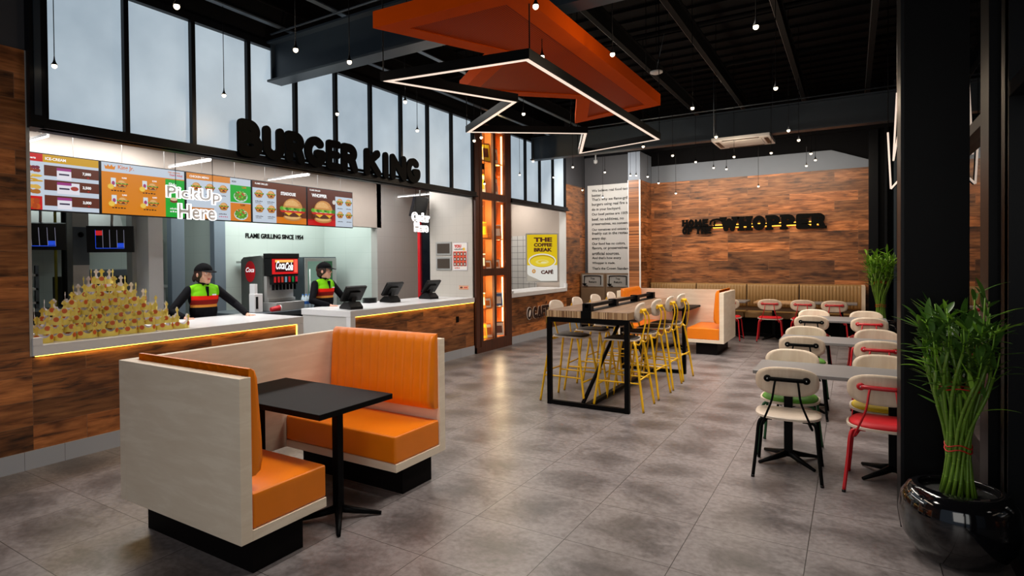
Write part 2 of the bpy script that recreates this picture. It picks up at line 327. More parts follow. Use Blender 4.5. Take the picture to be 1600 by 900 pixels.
# ------------------------------------------------------------------ geometry helpers
class MB:
    def __init__(s): s.bm = bmesh.new(); s.mats = []
    def mi(s, m):
        if m not in s.mats: s.mats.append(m)
        return s.mats.index(m)
    def face(s, pts, m):
        try: f = s.bm.faces.new([s.bm.verts.new(p) for p in pts])
        except ValueError: return
        f.material_index = s.mi(m); return f
    def box(s, x0, x1, y0, y1, z0, z1, m, bev=0, rot=None):
        v = [s.bm.verts.new((x, y, z)) for x in (x0, x1) for y in (y0, y1) for z in (z0, z1)]
        fs = [s.bm.faces.new([v[i] for i in q]) for q in ((0, 1, 3, 2), (4, 6, 7, 5), (0, 4, 5, 1), (2, 3, 7, 6), (0, 2, 6, 4), (1, 5, 7, 3))]
        k = s.mi(m)
        for f in fs: f.material_index = k
        if bev:
            ed = list({e for f in fs for e in f.edges})
            r = bmesh.ops.bevel(s.bm, geom=ed, offset=bev, segments=3, affect='EDGES', profile=.6)
            v = list({vv for f in r['faces'] for vv in f.verts} | {vv for vv in v if vv.is_valid})
            for f in r['faces']: f.material_index = k
        if rot is not None: bmesh.ops.transform(s.bm, matrix=rot, verts=[a for a in v if a.is_valid])
        return v
    def tube(s, pts, r, m, n=8, cap=True):
        pts = [Vector(p) for p in pts]; rs = r if isinstance(r, (list, tuple)) else [r] * len(pts)
        k = s.mi(m); rings = []; up = None
        for i, p in enumerate(pts):
            if i == 0: t = pts[1] - p
            elif i == len(pts) - 1: t = p - pts[i - 1]
            else: t = (pts[i + 1] - p).normalized() + (p - pts[i - 1]).normalized()
            t.normalize()
            if up is None: up = t.orthogonal().normalized()
            a = (up - t * up.dot(t)); a = a.normalized() if a.length > 1e-6 else t.orthogonal().normalized()
            up = a; b = t.cross(a)
            rings.append([s.bm.verts.new(p + (a * math.cos(2 * PI * j / n) + b * math.sin(2 * PI * j / n)) * rs[i]) for j in range(n)])
        for i in range(len(rings) - 1):
            for j in range(n):
                f = s.bm.faces.new((rings[i][j], rings[i][(j + 1) % n], rings[i + 1][(j + 1) % n], rings[i + 1][j])); f.material_index = k; f.smooth = True
        if cap:
            f = s.bm.faces.new(rings[0][::-1]); f.material_index = k
            f = s.bm.faces.new(rings[-1]); f.material_index = k
    def curve(s, pts, r, m, n=8, sub=5, cap=True):
        """rounded tube through control points (Catmull-Rom)"""
        P = [Vector(p) for p in pts]; Q = [P[0]] + P + [P[-1]]; out = []
        for i in range(1, len(Q) - 2):
            for j in range(sub):
                t = j / sub; a, b, c, d = Q[i - 1], Q[i], Q[i + 1], Q[i + 2]
                out.append(.5 * ((2 * b) + (c - a) * t + (2 * a - 5 * b + 4 * c - d) * t * t + (3 * b - a - 3 * c + d) * t ** 3))
        out.append(P[-1]); s.tube(out, r, m, n, cap)
    def lathe(s, prof, m, c=(0, 0, 0), n=32):
        k = s.mi(m); rings = []
        for r, z in prof:
            rings.append([s.bm.verts.new((c[0] + r * math.cos(2 * PI * j / n), c[1] + r * math.sin(2 * PI * j / n), c[2] + z)) for j in range(n)] if r > 1e-5 else [s.bm.verts.new((c[0], c[1], c[2] + z))])
        for a, b in zip(rings, rings[1:]):
            for j in range(n):
                q = [a[j % len(a)], a[(j + 1) % len(a)], b[(j + 1) % len(b)], b[j % len(b)]]
                q = list(dict.fromkeys(q))
                if len(q) > 2:
                    f = s.bm.faces.new(q); f.material_index = k; f.smooth = True
    def slab(s, outline, o, U, V, th, m, bev=0, smooth=False):
        """flat outline (2-D) in the plane o+U*a+V*b, thickened by th along U x V"""
        o, U, V = Vector(o), Vector(U), Vector(V); W = U.cross(V).normalized() * th; k = s.mi(m)
        if sum(a[0] * b[1] - b[0] * a[1] for a, b in zip(outline, outline[1:] + outline[:1])) < 0: outline = outline[::-1]
        lo = [s.bm.verts.new(o + U * a + V * b) for a, b in outline]; hi = [s.bm.verts.new(o + U * a + V * b + W) for a, b in outline]
        n = len(lo); fs = [s.bm.faces.new(lo[::-1]), s.bm.faces.new(hi)]
        for i in range(n): fs.append(s.bm.faces.new((lo[i], lo[(i + 1) % n], hi[(i + 1) % n], hi[i])))
        for f in fs: f.material_index = k
        if bev: 
            ed = list({e for f in fs[:2] for e in f.edges})
            r = bmesh.ops.bevel(s.bm, geom=ed, offset=bev, segments=2, affect='EDGES')
            for f in r['faces']: f.material_index = k
        return fs
    def ball(s, c, r, m, sc=(1, 1, 1), u=12, v=8):
        k = s.mi(m); mt = Matrix.Translation(c) @ Matrix.Diagonal((*sc, 1))
        g = bmesh.ops.create_uvsphere(s.bm, u_segments=u, v_segments=v, radius=r, matrix=mt)
        for vv in g['verts']:
            for f in vv.link_faces: f.material_index = k; f.smooth = True
        return g['verts']
    def build(s, name, parent=None, loc=None, smooth=None, recalc=True):
        if recalc: bmesh.ops.recalc_face_normals(s.bm, faces=s.bm.faces)
        me = bpy.data.meshes.new(name); s.bm.to_mesh(me); s.bm.free()
        for m in s.mats: me.materials.append(m)
        if smooth is not None:
            for p in me.polygons: p.use_smooth = smooth
        o = bpy.data.objects.new(name, me); COL.objects.link(o)
        if parent: o.parent = parent
        if loc: o.location = loc
        return o
def tag(o, label=None, cat=None, group=None, kind=None):
    if label: o['label'] = label
    if cat: o['category'] = cat
    if group: o['group'] = group
    if kind: o['kind'] = kind
    return o
def thing(name, label, cat, loc=(0, 0, 0), rz=0, group=None):
    o = bpy.data.objects.new(name, None); o.empty_display_size = .1; COL.objects.link(o)
    o.location = loc; o.rotation_euler = (0, 0, rz); return tag(o, label, cat, group)
def dup(root, loc=None, rz=None, label=None, group=None):
    def cp(o, par):
        c = o.copy(); COL.objects.link(c)
        if par: c.parent = par
        for ch in kids.get(o.name, []): cp(ch, c)
        return c
    kids = {}
    for o in list(bpy.data.objects):
        if o.parent: kids.setdefault(o.parent.name, []).append(o)
    r = cp(root, None)
    if loc is not None: r.location = loc
    if rz is not None: r.rotation_euler = (0, 0, rz)
    if label: r['label'] = label
    if group: r['group'] = group
    return r
def struct(name, mb, **k):
    o = mb.build(name, **k); o['kind'] = 'structure'; return o
def superel(w, h, n=3.2, k=40):
    out = []
    for i in range(k):
        a = 2 * PI * i / k; c, s_ = math.cos(a), math.sin(a)
        out.append((w / 2 * math.copysign(abs(c) ** (2 / n), c), h / 2 * math.copysign(abs(s_) ** (2 / n), s_)))
    return out
def text_obj(name, s, m, o, U, V, w=None, h=None, ext=.0, off=.0, outline=0, parent=None, align='LEFT', size=1, shear=0, line=1.0):
    """lettering laid in the plane o + U*a + V*b, scaled to width w / height h"""
    cu = bpy.data.curves.new(name, 'FONT'); cu.body = s; cu.size = size; cu.align_x = align; cu.offset = off; cu.shear = shear; cu.space_line = line
    cu.resolution_u = 3
    if outline: cu.fill_mode = 'NONE'; cu.bevel_depth = outline; cu.bevel_resolution = 1
    else: cu.extrude = ext
    t = bpy.data.objects.new(name, cu); COL.objects.link(t); bpy.context.view_layer.update()
    me = bpy.data.meshes.new_from_object(t.evaluated_get(bpy.context.evaluated_depsgraph_get()))
    bpy.data.objects.remove(t); bpy.data.curves.remove(cu)
    xs = [v.co.x for v in me.vertices]; ys = [v.co.y for v in me.vertices]
    x0, x1, y0, y1 = min(xs), max(xs), min(ys), max(ys)
    sx = w / (x1 - x0) if w else None; sy = h / (y1 - y0) if h else None
    sx = sx or sy or 1; sy = sy or sx
    o, U, V = Vector(o), Vector(U).normalized(), Vector(V).normalized(); W = U.cross(V)
    ax = x0 if align == 'LEFT' else (x0 + x1) / 2
    for v in me.vertices:
        v.co = o + U * ((v.co.x - ax) * sx) + V * ((v.co.y - y0) * sy) + W * v.co.z
    me.materials.clear(); me.materials.append(m)
    ob = bpy.data.objects.new(name, me); COL.objects.link(ob)
    if parent: ob.parent = parent
    return ob
WX = -5.5      # plane of the counter wall
BY = 14.25     # back wall
# ------------------------------------------------------------------ structure
b = MB(); b.box(-12, .9, -3.2, 16.2, -.1, 0, M['floor']); struct('floor', b)
b = MB(); b.box(-5.7, .9, -3.2, 16.2, 5.0, 5.1, M['ceil'])
b.box(-12, -5.66, 1.9, 16.2, 3.3, 3.4, M['tan']); struct('ceiling', b)
# left wall: wood wall before the counter and after the cafe counter
b = MB(); b.box(WX - .15, WX, -3.2, 2.09, .145, 3.34, M['wood_y']); b.box(WX - .16, WX - .012, -3.2, 2.09, 3.34, 5, M['dgrey'])
b.box(WX - .16, WX + .002, 12.762, 12.782, .985, 2.73, M['offwhite'])
b.box(WX - .15, WX, 12.78, 13.94, .145, 3.37, M['wood_y']); b.box(WX - .16, WX - .012, 12.78, 13.94, 3.37, 5, M['dgrey'])
b.box(WX - .15, WX - .02, 2.09, 12.78, 4.06, 5, M['ceil']); struct('wall_left', b)
b = MB(); b.box(WX - .1, WX + .012, -3.2, 2.09, 0, .145, M['plinth']); b.box(WX - .1, WX + .012, 10.05, 13.94, 0, .145, M['plinth']); struct('baseboard_left', b)
b = MB(); b.box(WX - .02, WX + .004, 2.075, 2.10, .9, 3.34, M['steel']); struct('trim_1', b)
# back wall, pillar, recess with the text panel
b = MB(); b.box(-3.97, .27, BY, BY + .15, 0, 3.40, M['wood_x'])
b.slab([(-3.97, 3.40), (.27, 3.40), (.27, 3.55), (-.35, 3.80), (-3.97, 3.80)], (0, BY + .13, 0), (1, 0, 0), (0, 0, 1), .10, M['grey'])
b.box(-5.7, .9, BY + .13, BY + .2, 0, 5, M['ceil']); struct('wall_back', b)
b = MB(); b.box(-4.23, -3.97, 13.37, BY, 0, 3.40, M['wood_py']); b.box(-4.235, -3.965, 13.36, BY, 3.40, 4.03, M['grey']); struct('wall_pillar', b)
b = MB(); b.box(-3.992, -3.962, 13.362, 13.378, 0, 3.40, M['white']); b.box(-4.245, -4.229, 13.362, 13.378, 0, 3.4, M['white']); struct('trim_2', b)
b = MB(); b.box(-5.5, -4.2, 13.94, 14.05, 0, 4.1, M['dgrey'])
b.box(-5.42, -4.23, 13.925, 13.94, .4, 3.42, M['offwhite']); struct('wall_recess', b)
lines = ["We believe real food tastes", "better.", "That's why we flame-grill", "burgers using real fire as you", "do in your backyard.", "Our beef patties are 100%", "beef, no additives, no", "preservatives, no nonsense.", "Our tomatoes and onions are", "freshly cut in the restaurant", "every day.", "Our food has no colors,", "flavors, or preservatives from", "artificial sources.", "And that's how every", "Whopper is made.", "That's the Crown Standard."]
tb = thing('wall_lettering', 'black paragraph lettering on the white wall panel behind the pillar', 'lettering', (0, 0, 0))
for i, s in enumerate(lines):
    text_obj('text_line', s, M['blackm'], (-5.31, 13.922, 3.26 - i * .118), (1, 0, 0), (0, 0, 1), h=None, w=.0358 * len(s), off=.012, ext=.002, parent=tb)
# kitchen shell behind the counters
b = MB()
b.box(-7.6, -7.45, 1.9, 8.6, 2.26, 3.3, M['tan'])                 # bulkhead above the kitchen opening
b.box(-7.6, -7.45, 8.48, 13, 0, 3.3, M['tile_y'])
b.box(-9.3, -7.6, 8.62, 8.72, 0, 3.3, M['mint_x'])                 # side wall of the drinks bay
b.box(-9.1, -9.0, 6.2, 8.62, 0, 3.3, M['mint'])
b.box(-10.6, -9.0, 6.12, 6.2, 0, 3.3, M['mint_x'])
b.box(-8.16, -7.86, 4.36, 4.56, 0, 3.3, M['white'])             # pillar by the door of the kitchen
b.box(-8.30, -8.16, 4.30, 4.50, 0, 3.3, M['steel'])
b.box(-10.7, -10.6, 1.9, 8.62, 0, 3.3, M['mint'])
b.box(-10.7, -5.65, 1.8, 1.9, 0, 3.3, M['dgrey'])
struct('wall_kitchen', b)
b = MB(); b.box(-9.02, -8.90, 5.30, 5.52, 0, 2.9, M['grey']); b.box(-9.02, -8.9, 6.05, 6.26, 0, 2.9, M['grey']); b.box(-9.02, -8.9, 5.3, 6.2, 2.75, 2.9, M['grey']); struct('door_1', b)
# wall between service area and cafe, right part of the opening
b = MB(); b.box(-6.43, WX - .02, 8.76, 8.86, 0, 3.3, M['tile_x']); struct('wall_service', b)
b = MB(); b.box(-6.75, -6.43, 8.9, 9.0, 0, 2.35, M['screen']); b.box(-6.79, -6.73, 8.86, 8.92, 0, 2.35, M['redm']); struct('door_2', b)
b = MB()
b.box(-7.0, -6.9, 10.0, 13.9, 2.2, 3.3, M['tan']); b.box(-7.45, -5.65, 12.78, 12.9, 0, 3.3, M['tan'])
b.box(-7.45, -7.40, 10.0, 12.8, 0, 3.3, M['tile_dark']); b.box(-7.45, -6.25, 12.765, 12.778, 0, 2.2, M['tile_dark']); struct('wall_cafe', b)

# facade on the right: column, mullions, glass, added dark shell outside
b = MB(); b.box(.262, .56, 4.43, 4.80, 0, 5, M['black']); b.box(.244, .262, 4.45, 4.80, 0, 5, M['frame']); struct('trim_3', b)
b = MB()
for y0, y1, z in ((4.72, 5.12, 5), (7.2, 7.36, 5), (9.8, 9.96, 5), (12.4, 12.56, 5)): b.box(.70, .90, y0, y1, 0, z, M['frame'])
b.box(.68, .72, 4.70, 4.74, 0, 5, M['frame']); b.box(.72, .86, 4.40, 4.60, .0, 5, M['frame']); b.box(.72, .78, 4.42, 4.50, .1, 4.2, M['beam'])
b.box(.72, .86, 5.1, 14.2, 2.51, 2.59, M['frame']); b.box(.72, .86, -3.2, 4.4, 2.51, 2.59, M['frame'])
b.box(.70, .88, -3.2, 14.2, 0, .10, M['frame']); b.box(.70, .88, -3.2, 14.2, 4.9, 5, M['frame'])
b.box(.70, .84, 3.0, 3.16, 0, 5, M['frame']); b.box(.70, .84, .8, .96, 0, 5, M['frame'])
struct('trim_4', b)
b = MB(); b.box(.27, .42, 14.05, 14.25, 0, 5, M['frame']); b.box(.42, .9, 14.15, 14.3, 0, 5, M['black']); b.box(.52, .56, 13.95, 14.15, 0, 5, M['frame']); b.box(.66, .7, 13.9, 14.15, 0, 5, M['beam']); struct('trim_5', b)
for i, (y0, y1) in enumerate(((5.12, 7.2), (7.36, 9.8), (9.96, 12.4), (12.56, 14.2), (3.16, 4.40), (.96, 3.0), (-3.2, .8))):
    b = MB(); b.box(.79, .80, y0, y1, .10, 4.9, M['glass']); struct('window_%d' % (i + 1), b)
b = MB(); b.box(3.2, 3.3, -4, 17, -.1, 6, M['ext']); b.box(.9, 3.2, -4, 17, -.2, -.1, M['ext']); b.box(.9, 3.3, -4, 17, 5.2, 5.3, M['ext']); b.box(.9, 3.3, 16.2, 16.3, -.1, 5.2, M['ext']); struct('sky_shield', b)  # dark shell added outside the glass to shut out sky light

# ceiling steel: two I beams and purlins
def ibeam(y, x0, x1, label):
    b = MB(); b.box(x0, x1, y - .10, y + .10, 3.65, 3.672, M['beam']); b.box(x0, x1, y - .10, y + .10, 4.08, 4.102, M['beam']); b.box(x0 + .02, x1, y - .008, y + .008, 3.67, 4.09, M['beam'])
    b.box(x0 + .0, x0 + .02, y - .05, y + .05, 3.67, 4.08, M['beam'])
    b.tube([(x0 + .1, y - .12, 4.15), (x1, y - .12, 4.15)], .012, M['galv'], 6)
    o = b.build('steel_beam'); tag(o, kind='structure'); return o
ibeam(4.5, -5.46, .7, ''); ibeam(11.0, -5.46, .7, '')
b = MB(); b.box(-5.46, .7, 13.96, 14.06, 4.1, 4.4, M['ceil']); tag(b.build('steel_beam'), kind='structure')
for x in (-5.2, -4.4, -3.3, -2.3, -1.55, -.65, .2):
    b = MB(); b.box(x - .03, x + .03, -1, 14.2, 4.18, 4.195, M['galv' if x < -3 else 'ceil']); b.box(x - .004, x + .004, -1, 14.2, 4.19, 4.38, M['ceil']); b.box(x - .03, x + .03, -1, 14.2, 4.37, 4.385, M['ceil'])
    b.box(x - .034, x - .03, -1, 14.2, 4.18, 4.21, M['galv']); tag(b.build('steel_purlin'), kind='structure')
for y in (1.2, 2.8, 6.0, 7.6, 9.4, 12.3):
    b = MB(); b.tube([(-5.4, y, 4.45), (.7, y, 4.45)], .03, M['ceil'], 8); tag(b.build('steel_conduit'), kind='structure')
b = MB()
for i in range(40): b.box(-5.6, .7, -1 + i * .39, -1 + i * .39 + .16, 4.96, 5.0, M['ceil'])
struct('trim_6', b)

# ------------------------------------------------------------------ light boxes above the counters
def lightbox(y0, y1, n, label):
    t = thing('light_box', label, 'light box', (WX, y0, 2.73), 0, None)
    b = MB(); L = y1 - y0; H = 1.33
    b.box(-.10, .06, -.02, L + .02, 0, .085, M['frame']); b.box(-.02, .085, -.04, L + .04, .0, .02, M['frame'])
    b.box(-.1, .03, 0, L, 1.31, H + .05, M['frame'])
    for i in range(n + 1):
        y = L * i / n; b.box(-.06, .02, y - .022, y + .022, .08, 1.32, M['frame'])
    b.box(-.12, -.10, 0, L, 0, H, M['frame'])
    b.build('frame', t)
    for i in range(n):
        b = MB(); b.box(-.05, -.03, L * i / n + .022, L * (i + 1) / n - .022, .085, 1.31, M['frost']); b.build('panel', t)
    return t
lb = lightbox(2.213, 8.77, 10, 'long backlit frosted light box over the main counter, ten white panels')
b = MB(); b.box(-.12, .07, -.13, -.02, 0, 2.2, M['frame']); b.box(.0, .075, -.1, -.05, .1, 2.1, M['beam']); b.build('end_post', lb)
lightbox(10.10, 12.74, 4, 'short backlit frosted light box over the cafe counter, four white panels')

# ------------------------------------------------------------------ chunky rounded lettering
def arc(cx, cy, rx, ry, a0, a1, n=8):
    return [(cx + rx * math.cos(math.radians(a0 + (a1 - a0) * i / n)), cy + ry * math.sin(math.radians(a0 + (a1 - a0) * i / n))) for i in range(n + 1)]
GLY = {
 'B': (.62, [[(0, 0), (0, 1)], [(0, 1)] + arc(.30, .77, .22, .23, 90, -90) + [(0, .54)], [(0, .52)] + arc(.34, .26, .27, .26, 90, -90) + [(0, 0)]]),
 'U': (.62, [[(0, 1)] + arc(.31, .30, .31, .30, 180, 360, 10) + [(.62, 1)]]),
 'R': (.60, [[(0, 0), (0, 1)], [(0, 1)] + arc(.30, .75, .25, .25, 90, -90) + [(0, .50)], [(.28, .5), (.45, .38), (.58, 0)]]),
 'G': (.62, [arc(.32, .5, .32, .5, 50, 330, 14) + [(.60, .42), (.40, .42)]]),
 'E': (.48, [[(.48, 1), (0, 1), (0, 0), (.48, 0)], [(0, .52), (.42, .52)]]),
 'K': (.58, [[(0, 0), (0, 1)], [(.54, 1), (.04, .46)], [(.18, .58), (.58, 0)]]),
 'I': (.0, [[(0, 0), (0, 1)]]),
 'N': (.60, [[(0, 0), (0, 1), (.60, 0), (.60, 1)]]),
 'W': (.95, [[(0, 1), (.22, 0), (.47, .85), (.72, 0), (.95, 1)]]),
 'H': (.60, [[(0, 0), (0, 1)], [(.6, 0), (.6, 1)], [(0, .5), (.6, .5)]]),
 'O': (.66, [arc(.33, .5, .33, .5, 0, 360, 16)]),
 'P': (.56, [[(0, 0), (0, 1)], [(0, 1)] + arc(.30, .72, .26, .28, 90, -90) + [(0, .44)]]),
 'M': (.80, [[(0, 0), (.05, 1), (.4, .25), (.75, 1), (.8, 0)]]),
 'F': (.46, [[(0, 0), (0, 1), (.46, 1)], [(0, .52), (.4, .52)]]),
 'T': (.60, [[(0, 1), (.6, 1)], [(.3, 1), (.3, 0)]]),
 'C': (.58, [arc(.32, .5, .32, .5, 50, 310, 14)]),
 'A': (.62, [[(0, 0), (.31, 1), (.62, 0)], [(.12, .32), (.5, .32)]]),
 'S': (.5, [arc(.26, .74, .24, .26, 20, 250, 8) + arc(.26, .25, .26, .25, 70, -170, 8)]),
 "'": (.0, [[(0, .9), (0, 1.05)]]),
}
def glyph(mb, ch, o, U, V, w, h, hw, th, m, serif=0):
    """one letter filling a box w x h, stroke half-width hw, thickness th towards U x V"""
    gw, strokes = GLY[ch]; o, U, V = Vector(o), Vector(U), Vector(V)
    sx = (w - 2 * hw) / gw if gw else 0; sy = h - 2 * hw; x0 = hw if gw else w / 2; cnt = [0]
    def slab(ol, *a):
        cnt[0] += 1; q = list(a); q[3] = th + .00022 * cnt[0]; mb.slab(ol, *q)
    for st in strokes:
        P = [(x0 + a * sx, hw + c * sy) for a, c in st]
        if serif:
            for (ax, ay) in (P[0], P[-1]):
                if ay < hw * 1.2 or ay > h - hw * 1.2:
                    cy = hw * .6 if ay < h / 2 else h - hw * .6
                    slab([(ax - hw * 1.5, cy - hw * .55), (ax + hw * 1.5, cy - hw * .55), (ax + hw * 1.5, cy + hw * .55), (ax - hw * 1.5, cy + hw * .55)], o, U, V, th, m)
        for i, p in enumerate(P):
            slab([(p[0] + hw * math.cos(2 * PI * k / 14), p[1] + hw * math.sin(2 * PI * k / 14)) for k in range(14)], o, U, V, th, m)
            if i:
                q = P[i - 1]; dx, dy = p[0] - q[0], p[1] - q[1]; L = math.hypot(dx, dy)
                if L > 1e-6:
                    nx, ny = -dy / L * hw, dx / L * hw
                    slab([(q[0] + nx, q[1] + ny), (q[0] - nx, q[1] - ny), (p[0] - nx, p[1] - ny), (p[0] + nx, p[1] + ny)], o, U, V, th, m)
sg = thing('shop_sign', 'large black rounded letters mounted on the long light box', 'sign', (WX + .06, 4.0, 2.78))
for ch, a, c in (('B', 3.98, 4.29), ('U', 4.30, 4.59), ('R', 4.612, 4.90), ('G', 4.90, 5.235), ('E', 5.25, 5.50), ('R', 5.505, 5.80), ('K', 5.93, 6.26), ('I', 6.29, 6.44), ('N', 6.465, 6.815), ('G', 6.82, 7.15)):
    b = MB(); big = ch == 'B'; k = .40 if big else .37
    glyph(b, ch, (0, a - 4.0, .0 if not big else -.01), (0, 1, 0), (0, 0, 1), c - a, k, (.058 if big else .053 if ch != 'E' else .046), .03, M['blackm']); b.build('letter', sg)
b = MB(); b.box(-.05, -.01, .05, 3.1, .05, .08, M['black']); b.build('mounting_rail', sg)

sg = thing('wall_sign', 'black letters lit from behind with orange light on the wooden back wall', 'sign', (-3.25, BY - .06, 2.15))
def word(t, par, x, z, ws, h, hw, m=M['blackm'], gap=.01, th=.02, serif=1, U=(1, 0, 0), base=(0, 0, 0)):
    for ch in t:
        if ch == ' ': x += .06; continue
        wd = ws * (1.35 if ch in 'W' else 1.2 if ch == 'M' else .45 if ch in "I'" else 1)
        b = MB(); Uv = Vector(U); glyph(b, ch, Vector(base) + Uv * x + Vector((0, 0, z)), Uv, (0, 0, 1), wd, h, hw, th, m, serif); b.build('letter', par); x += wd + gap
    return x
word('HOME', sg, 0, .20, .125, .155, .022); word('OF THE', sg, 0, .02, .105, .155, .022)
x = word('WHOPPER', sg, .82, .06, .255, .32, .050, gap=.018)
b = MB(); b.curve([(.60, -.01, .22), (.62, -.01, .30), (.70, -.01, .33), (.80, -.01, .33), (.85, -.01, .30)], .022, M['blackm']); b.curve([(.68, -.01, .2), (.7, -.01, .3)], .02, M['blackm']); b.build('flourish', sg)
b = MB(); b.box(.02, x - .05, .01, .02, .16, .20, M['black']); b.build('mounting_rail', sg)
b = MB(); b.box(.65, x - .1, .035, .045,   .14, .22, M['ledsign']); b.build('light_strip', sg)

# ------------------------------------------------------------------ counters
t = thing('service_counter', 'low white-topped pick-up counter with the pile of paper crowns on it', 'counter', (WX, 2.09, 0))
b = MB(); b.box(-1.0, .02, 0, 2.81, .90, .985, M['white'], .006); b.box(-.9, .02, 2.72, 2.81, .1, .90, M['white'], .004); b.box(-.05, .022, 0, .07, .985, 1.045, M['white']); b.build('countertop', t)
b = MB(); b.box(-.12, 0, -.001, 2.72, .145, .885, M['wood_y']); b.build('front_panel', t, loc=(0, 0, 0)); b = MB(); b.box(-.12, .012, 0, 2.72, 0, .145, M['plinth']); b.build('plinth', t)
b = MB(); b.box(-.9, -.85, 0.02, 2.7, 0, .9, M['offwhite']); b.build('inner_panel', t)
b = MB(); b.box(.002, .010, .02, 2.71, .894, .8995, M['ledy']); b.box(.002, .008, 2.712, 2.718, .3, .888, M['ledy']); b.build('light_strip', t)
def strip_light(y0, y1, pw):
    l = bpy.data.lights.new('counter_strip_light', 'AREA'); l.shape = 'RECTANGLE'; l.size = .012; l.size_y = y1 - y0; l.energy = pw; l.color = (1, .66, .16)
    o = bpy.data.objects.new('counter_strip_light', l); COL.objects.link(o); o.location = (WX + .014, (y0 + y1) / 2, .893); o.rotation_euler = (0, math.radians(-22), 0)
strip_light(2.12, 4.8, 2.0); strip_light(5.8, 8.75, 1.6)
t = thing('service_counter', 'white-topped order counter carrying the three till screens', 'counter', (WX, 5.70, 0))
b = MB(); b.box(-.92, .02, 0, 3.06, .90, .985, M['white'], .006); b.box(-.06, .02, 0, .09, .1, .90, M['white'], .003); b.build('countertop', t)
b = MB(); b.box(-.9, -.06, .01, .04, 0, .90, M['offwhite']); b.build('end_panel', t)
b = MB(); b.box(-.12, 0, .09, 3.06, .145, .885, M['wood_y']); b.build('front_panel', t); b = MB(); b.box(-.12, .012, .05, 3.06, 0, .145, M['plinth']); b.build('plinth', t)
b = MB(); b.box(.002, .010, .1, 3.05, .894, .8995, M['ledy']); b.build('light_strip', t)
b = MB(); b.box(-.005, .008, 2.50, 2.58, .60, .70, M['black'], .004); b.build('power_socket', t)
t = thing('cafe_counter', 'short white-topped cafe counter beyond the tall lit cabinet', 'counter', (WX, 10.06, 0))
b = MB(); b.box(-.7, .03, 0, 2.70, .90, .985, M['white'], .006); b.box(-.02, .035, 0, .10, .985, 1.03, M['white']); b.box(-.02, .035, 2.62, 2.70, .985, 1.08, M['white']); b.build('countertop', t)
b = MB(); b.box(-.12, 0, .02, 2.72, .145, .89, M['wood_y']); b.build('front_panel', t)
g = tag(bpy.data.objects.new('cafe_lettering', None), 'brown and white CAFE letters with round emblem on the cafe counter front', 'sign'); COL.objects.link(g); g.location = (WX + .012, 10.72, .42)
word('CAFE', g, .292, -.008, .20, .256, .042, m=pcol(226, 206, 190), gap=.002, th=.006, U=(0, 1, 0), serif=0)
word('CAFE', g, .30, 0, .19, .24, .034, m=pcol(40, 18, 14), gap=.012, th=.012, U=(0, 1, 0))
b = MB(); b.slab([(.8 + a, .27 + c) for a, c in ((0, 0), (.03, 0), (.08, .05), (.05, .05))], (0, .1, 0), (0, 1, 0), (0, 0, 1), .012, pcol(40, 18, 14)); b.build('accent', g)
b = MB(); b.slab([(.14 + .11 * math.cos(2 * PI * i / 24), .12 + .13 * math.sin(2 * PI * i / 24)) for i in range(24)], (-.004, 0, 0), (0, 1, 0), (0, 0, 1), .012, pcol(235, 225, 215))
b.slab([(.14 + .10 * math.cos(2 * PI * i / 24), .12 + .12 * math.sin(2 * PI * i / 24)) for i in range(24)], (0, 0, 0), (0, 1, 0), (0, 0, 1), .012, pcol(40, 18, 14))
b.slab([(.14 + .045 * math.cos(2 * PI * i / 24), .12 + .07 * math.sin(2 * PI * i / 24 + .5)) for i in range(24)], (.002, 0, 0), (0, 1, 0), (0, 0, 1), .014, pcol(235, 225, 215)); b.build('round_emblem', g)

# ------------------------------------------------------------------ tall display cabinet
t = thing('display_cabinet', 'tall brown glazed cabinet with glowing orange shelves between the two counters', 'cabinet', (WX, 8.79, 0))
L = 1.27; H = 4.06; D = .16
cells_y = ((.22, .61), (.69, 1.05)); cells_z = ((.20, 1.35), (1.48, 2.71), (2.85, 4.0))
b = MB(); b.box(-D - .03, -D, 0, L, 0, H, M['caborange']); b.box(-D, 0.0, 0, .20, 0, H, M['caborange']); b.box(-D, 0, 1.07, L, 0, H, M['caborange']); b.box(-D, 0, .2, 1.07, H - .04, H, M['caborange']); b.box(-D, 0, .2, 1.07, 0, .2, M['caborange'])
b.box(-D, -.02, .2, 1.07, 1.36, 1.46, M['caborange']); b.box(-D, -.02, .2, 1.07, 2.72, 2.83, M['caborange']); b.box(-D, -.02, .645, .655, .2, 4.0, M['caborange']); b.build('carcass', t)
def door_frame(b, ys, zs):
    pass
b = MB(); b.box(-.02, .035, -.0, .14, 0, H, M['cabwood']); b.box(-.02, .035, 1.13, L + .02, 0, H, M['cabwood']); b.build('side_frame', t)
for z0, z1 in ((.10, 1.42), (1.42, 2.78), (2.78, 4.06)):
    for (ya, yb), (y0, y1) in (((.14, .65), cells_y[0]), ((.65, 1.13), cells_y[1])):
        zc0, zc1 = (z0 + .10, z1 - .07) if z0 < 1 else (z0 + .06, z1 - .07)
        b = MB(); b.box(.0, .045, ya, y0, z0, z1, M['cabwood']); b.box(0, .045, y1, yb, z0, z1, M['cabwood']); b.box(0, .045, y0, y1, z0, zc0, M['cabwood']); b.box(0, .045, y0, y1, zc1, z1, M['cabwood'])
        d = b.build('door', t); b = MB(); b.box(.015, .02, y0, y1, zc0, zc1, M['glassclear']); b.build('glass_pane', d)
b = MB(); b.box(-.05, .045, .0, L, .0, .10, M['cabwood']); b.build('kick_board', t)
for zs in (.75, 2.02, 3.42):
    b = MB(); b.box(-D, -.03, .2, 1.07, zs - .012, zs + .012, M['caborange']); b.build('shelf', t)
b = MB()
for z0, z1 in cells_z:
    b.box(-D + .001, -D + .012, .47, .50, z0 + .02, z1 - .04, M['ledc']); b.box(-.05, -.03, 1.05, 1.066, z0 + .02, z1 - .04, M['ledc'])
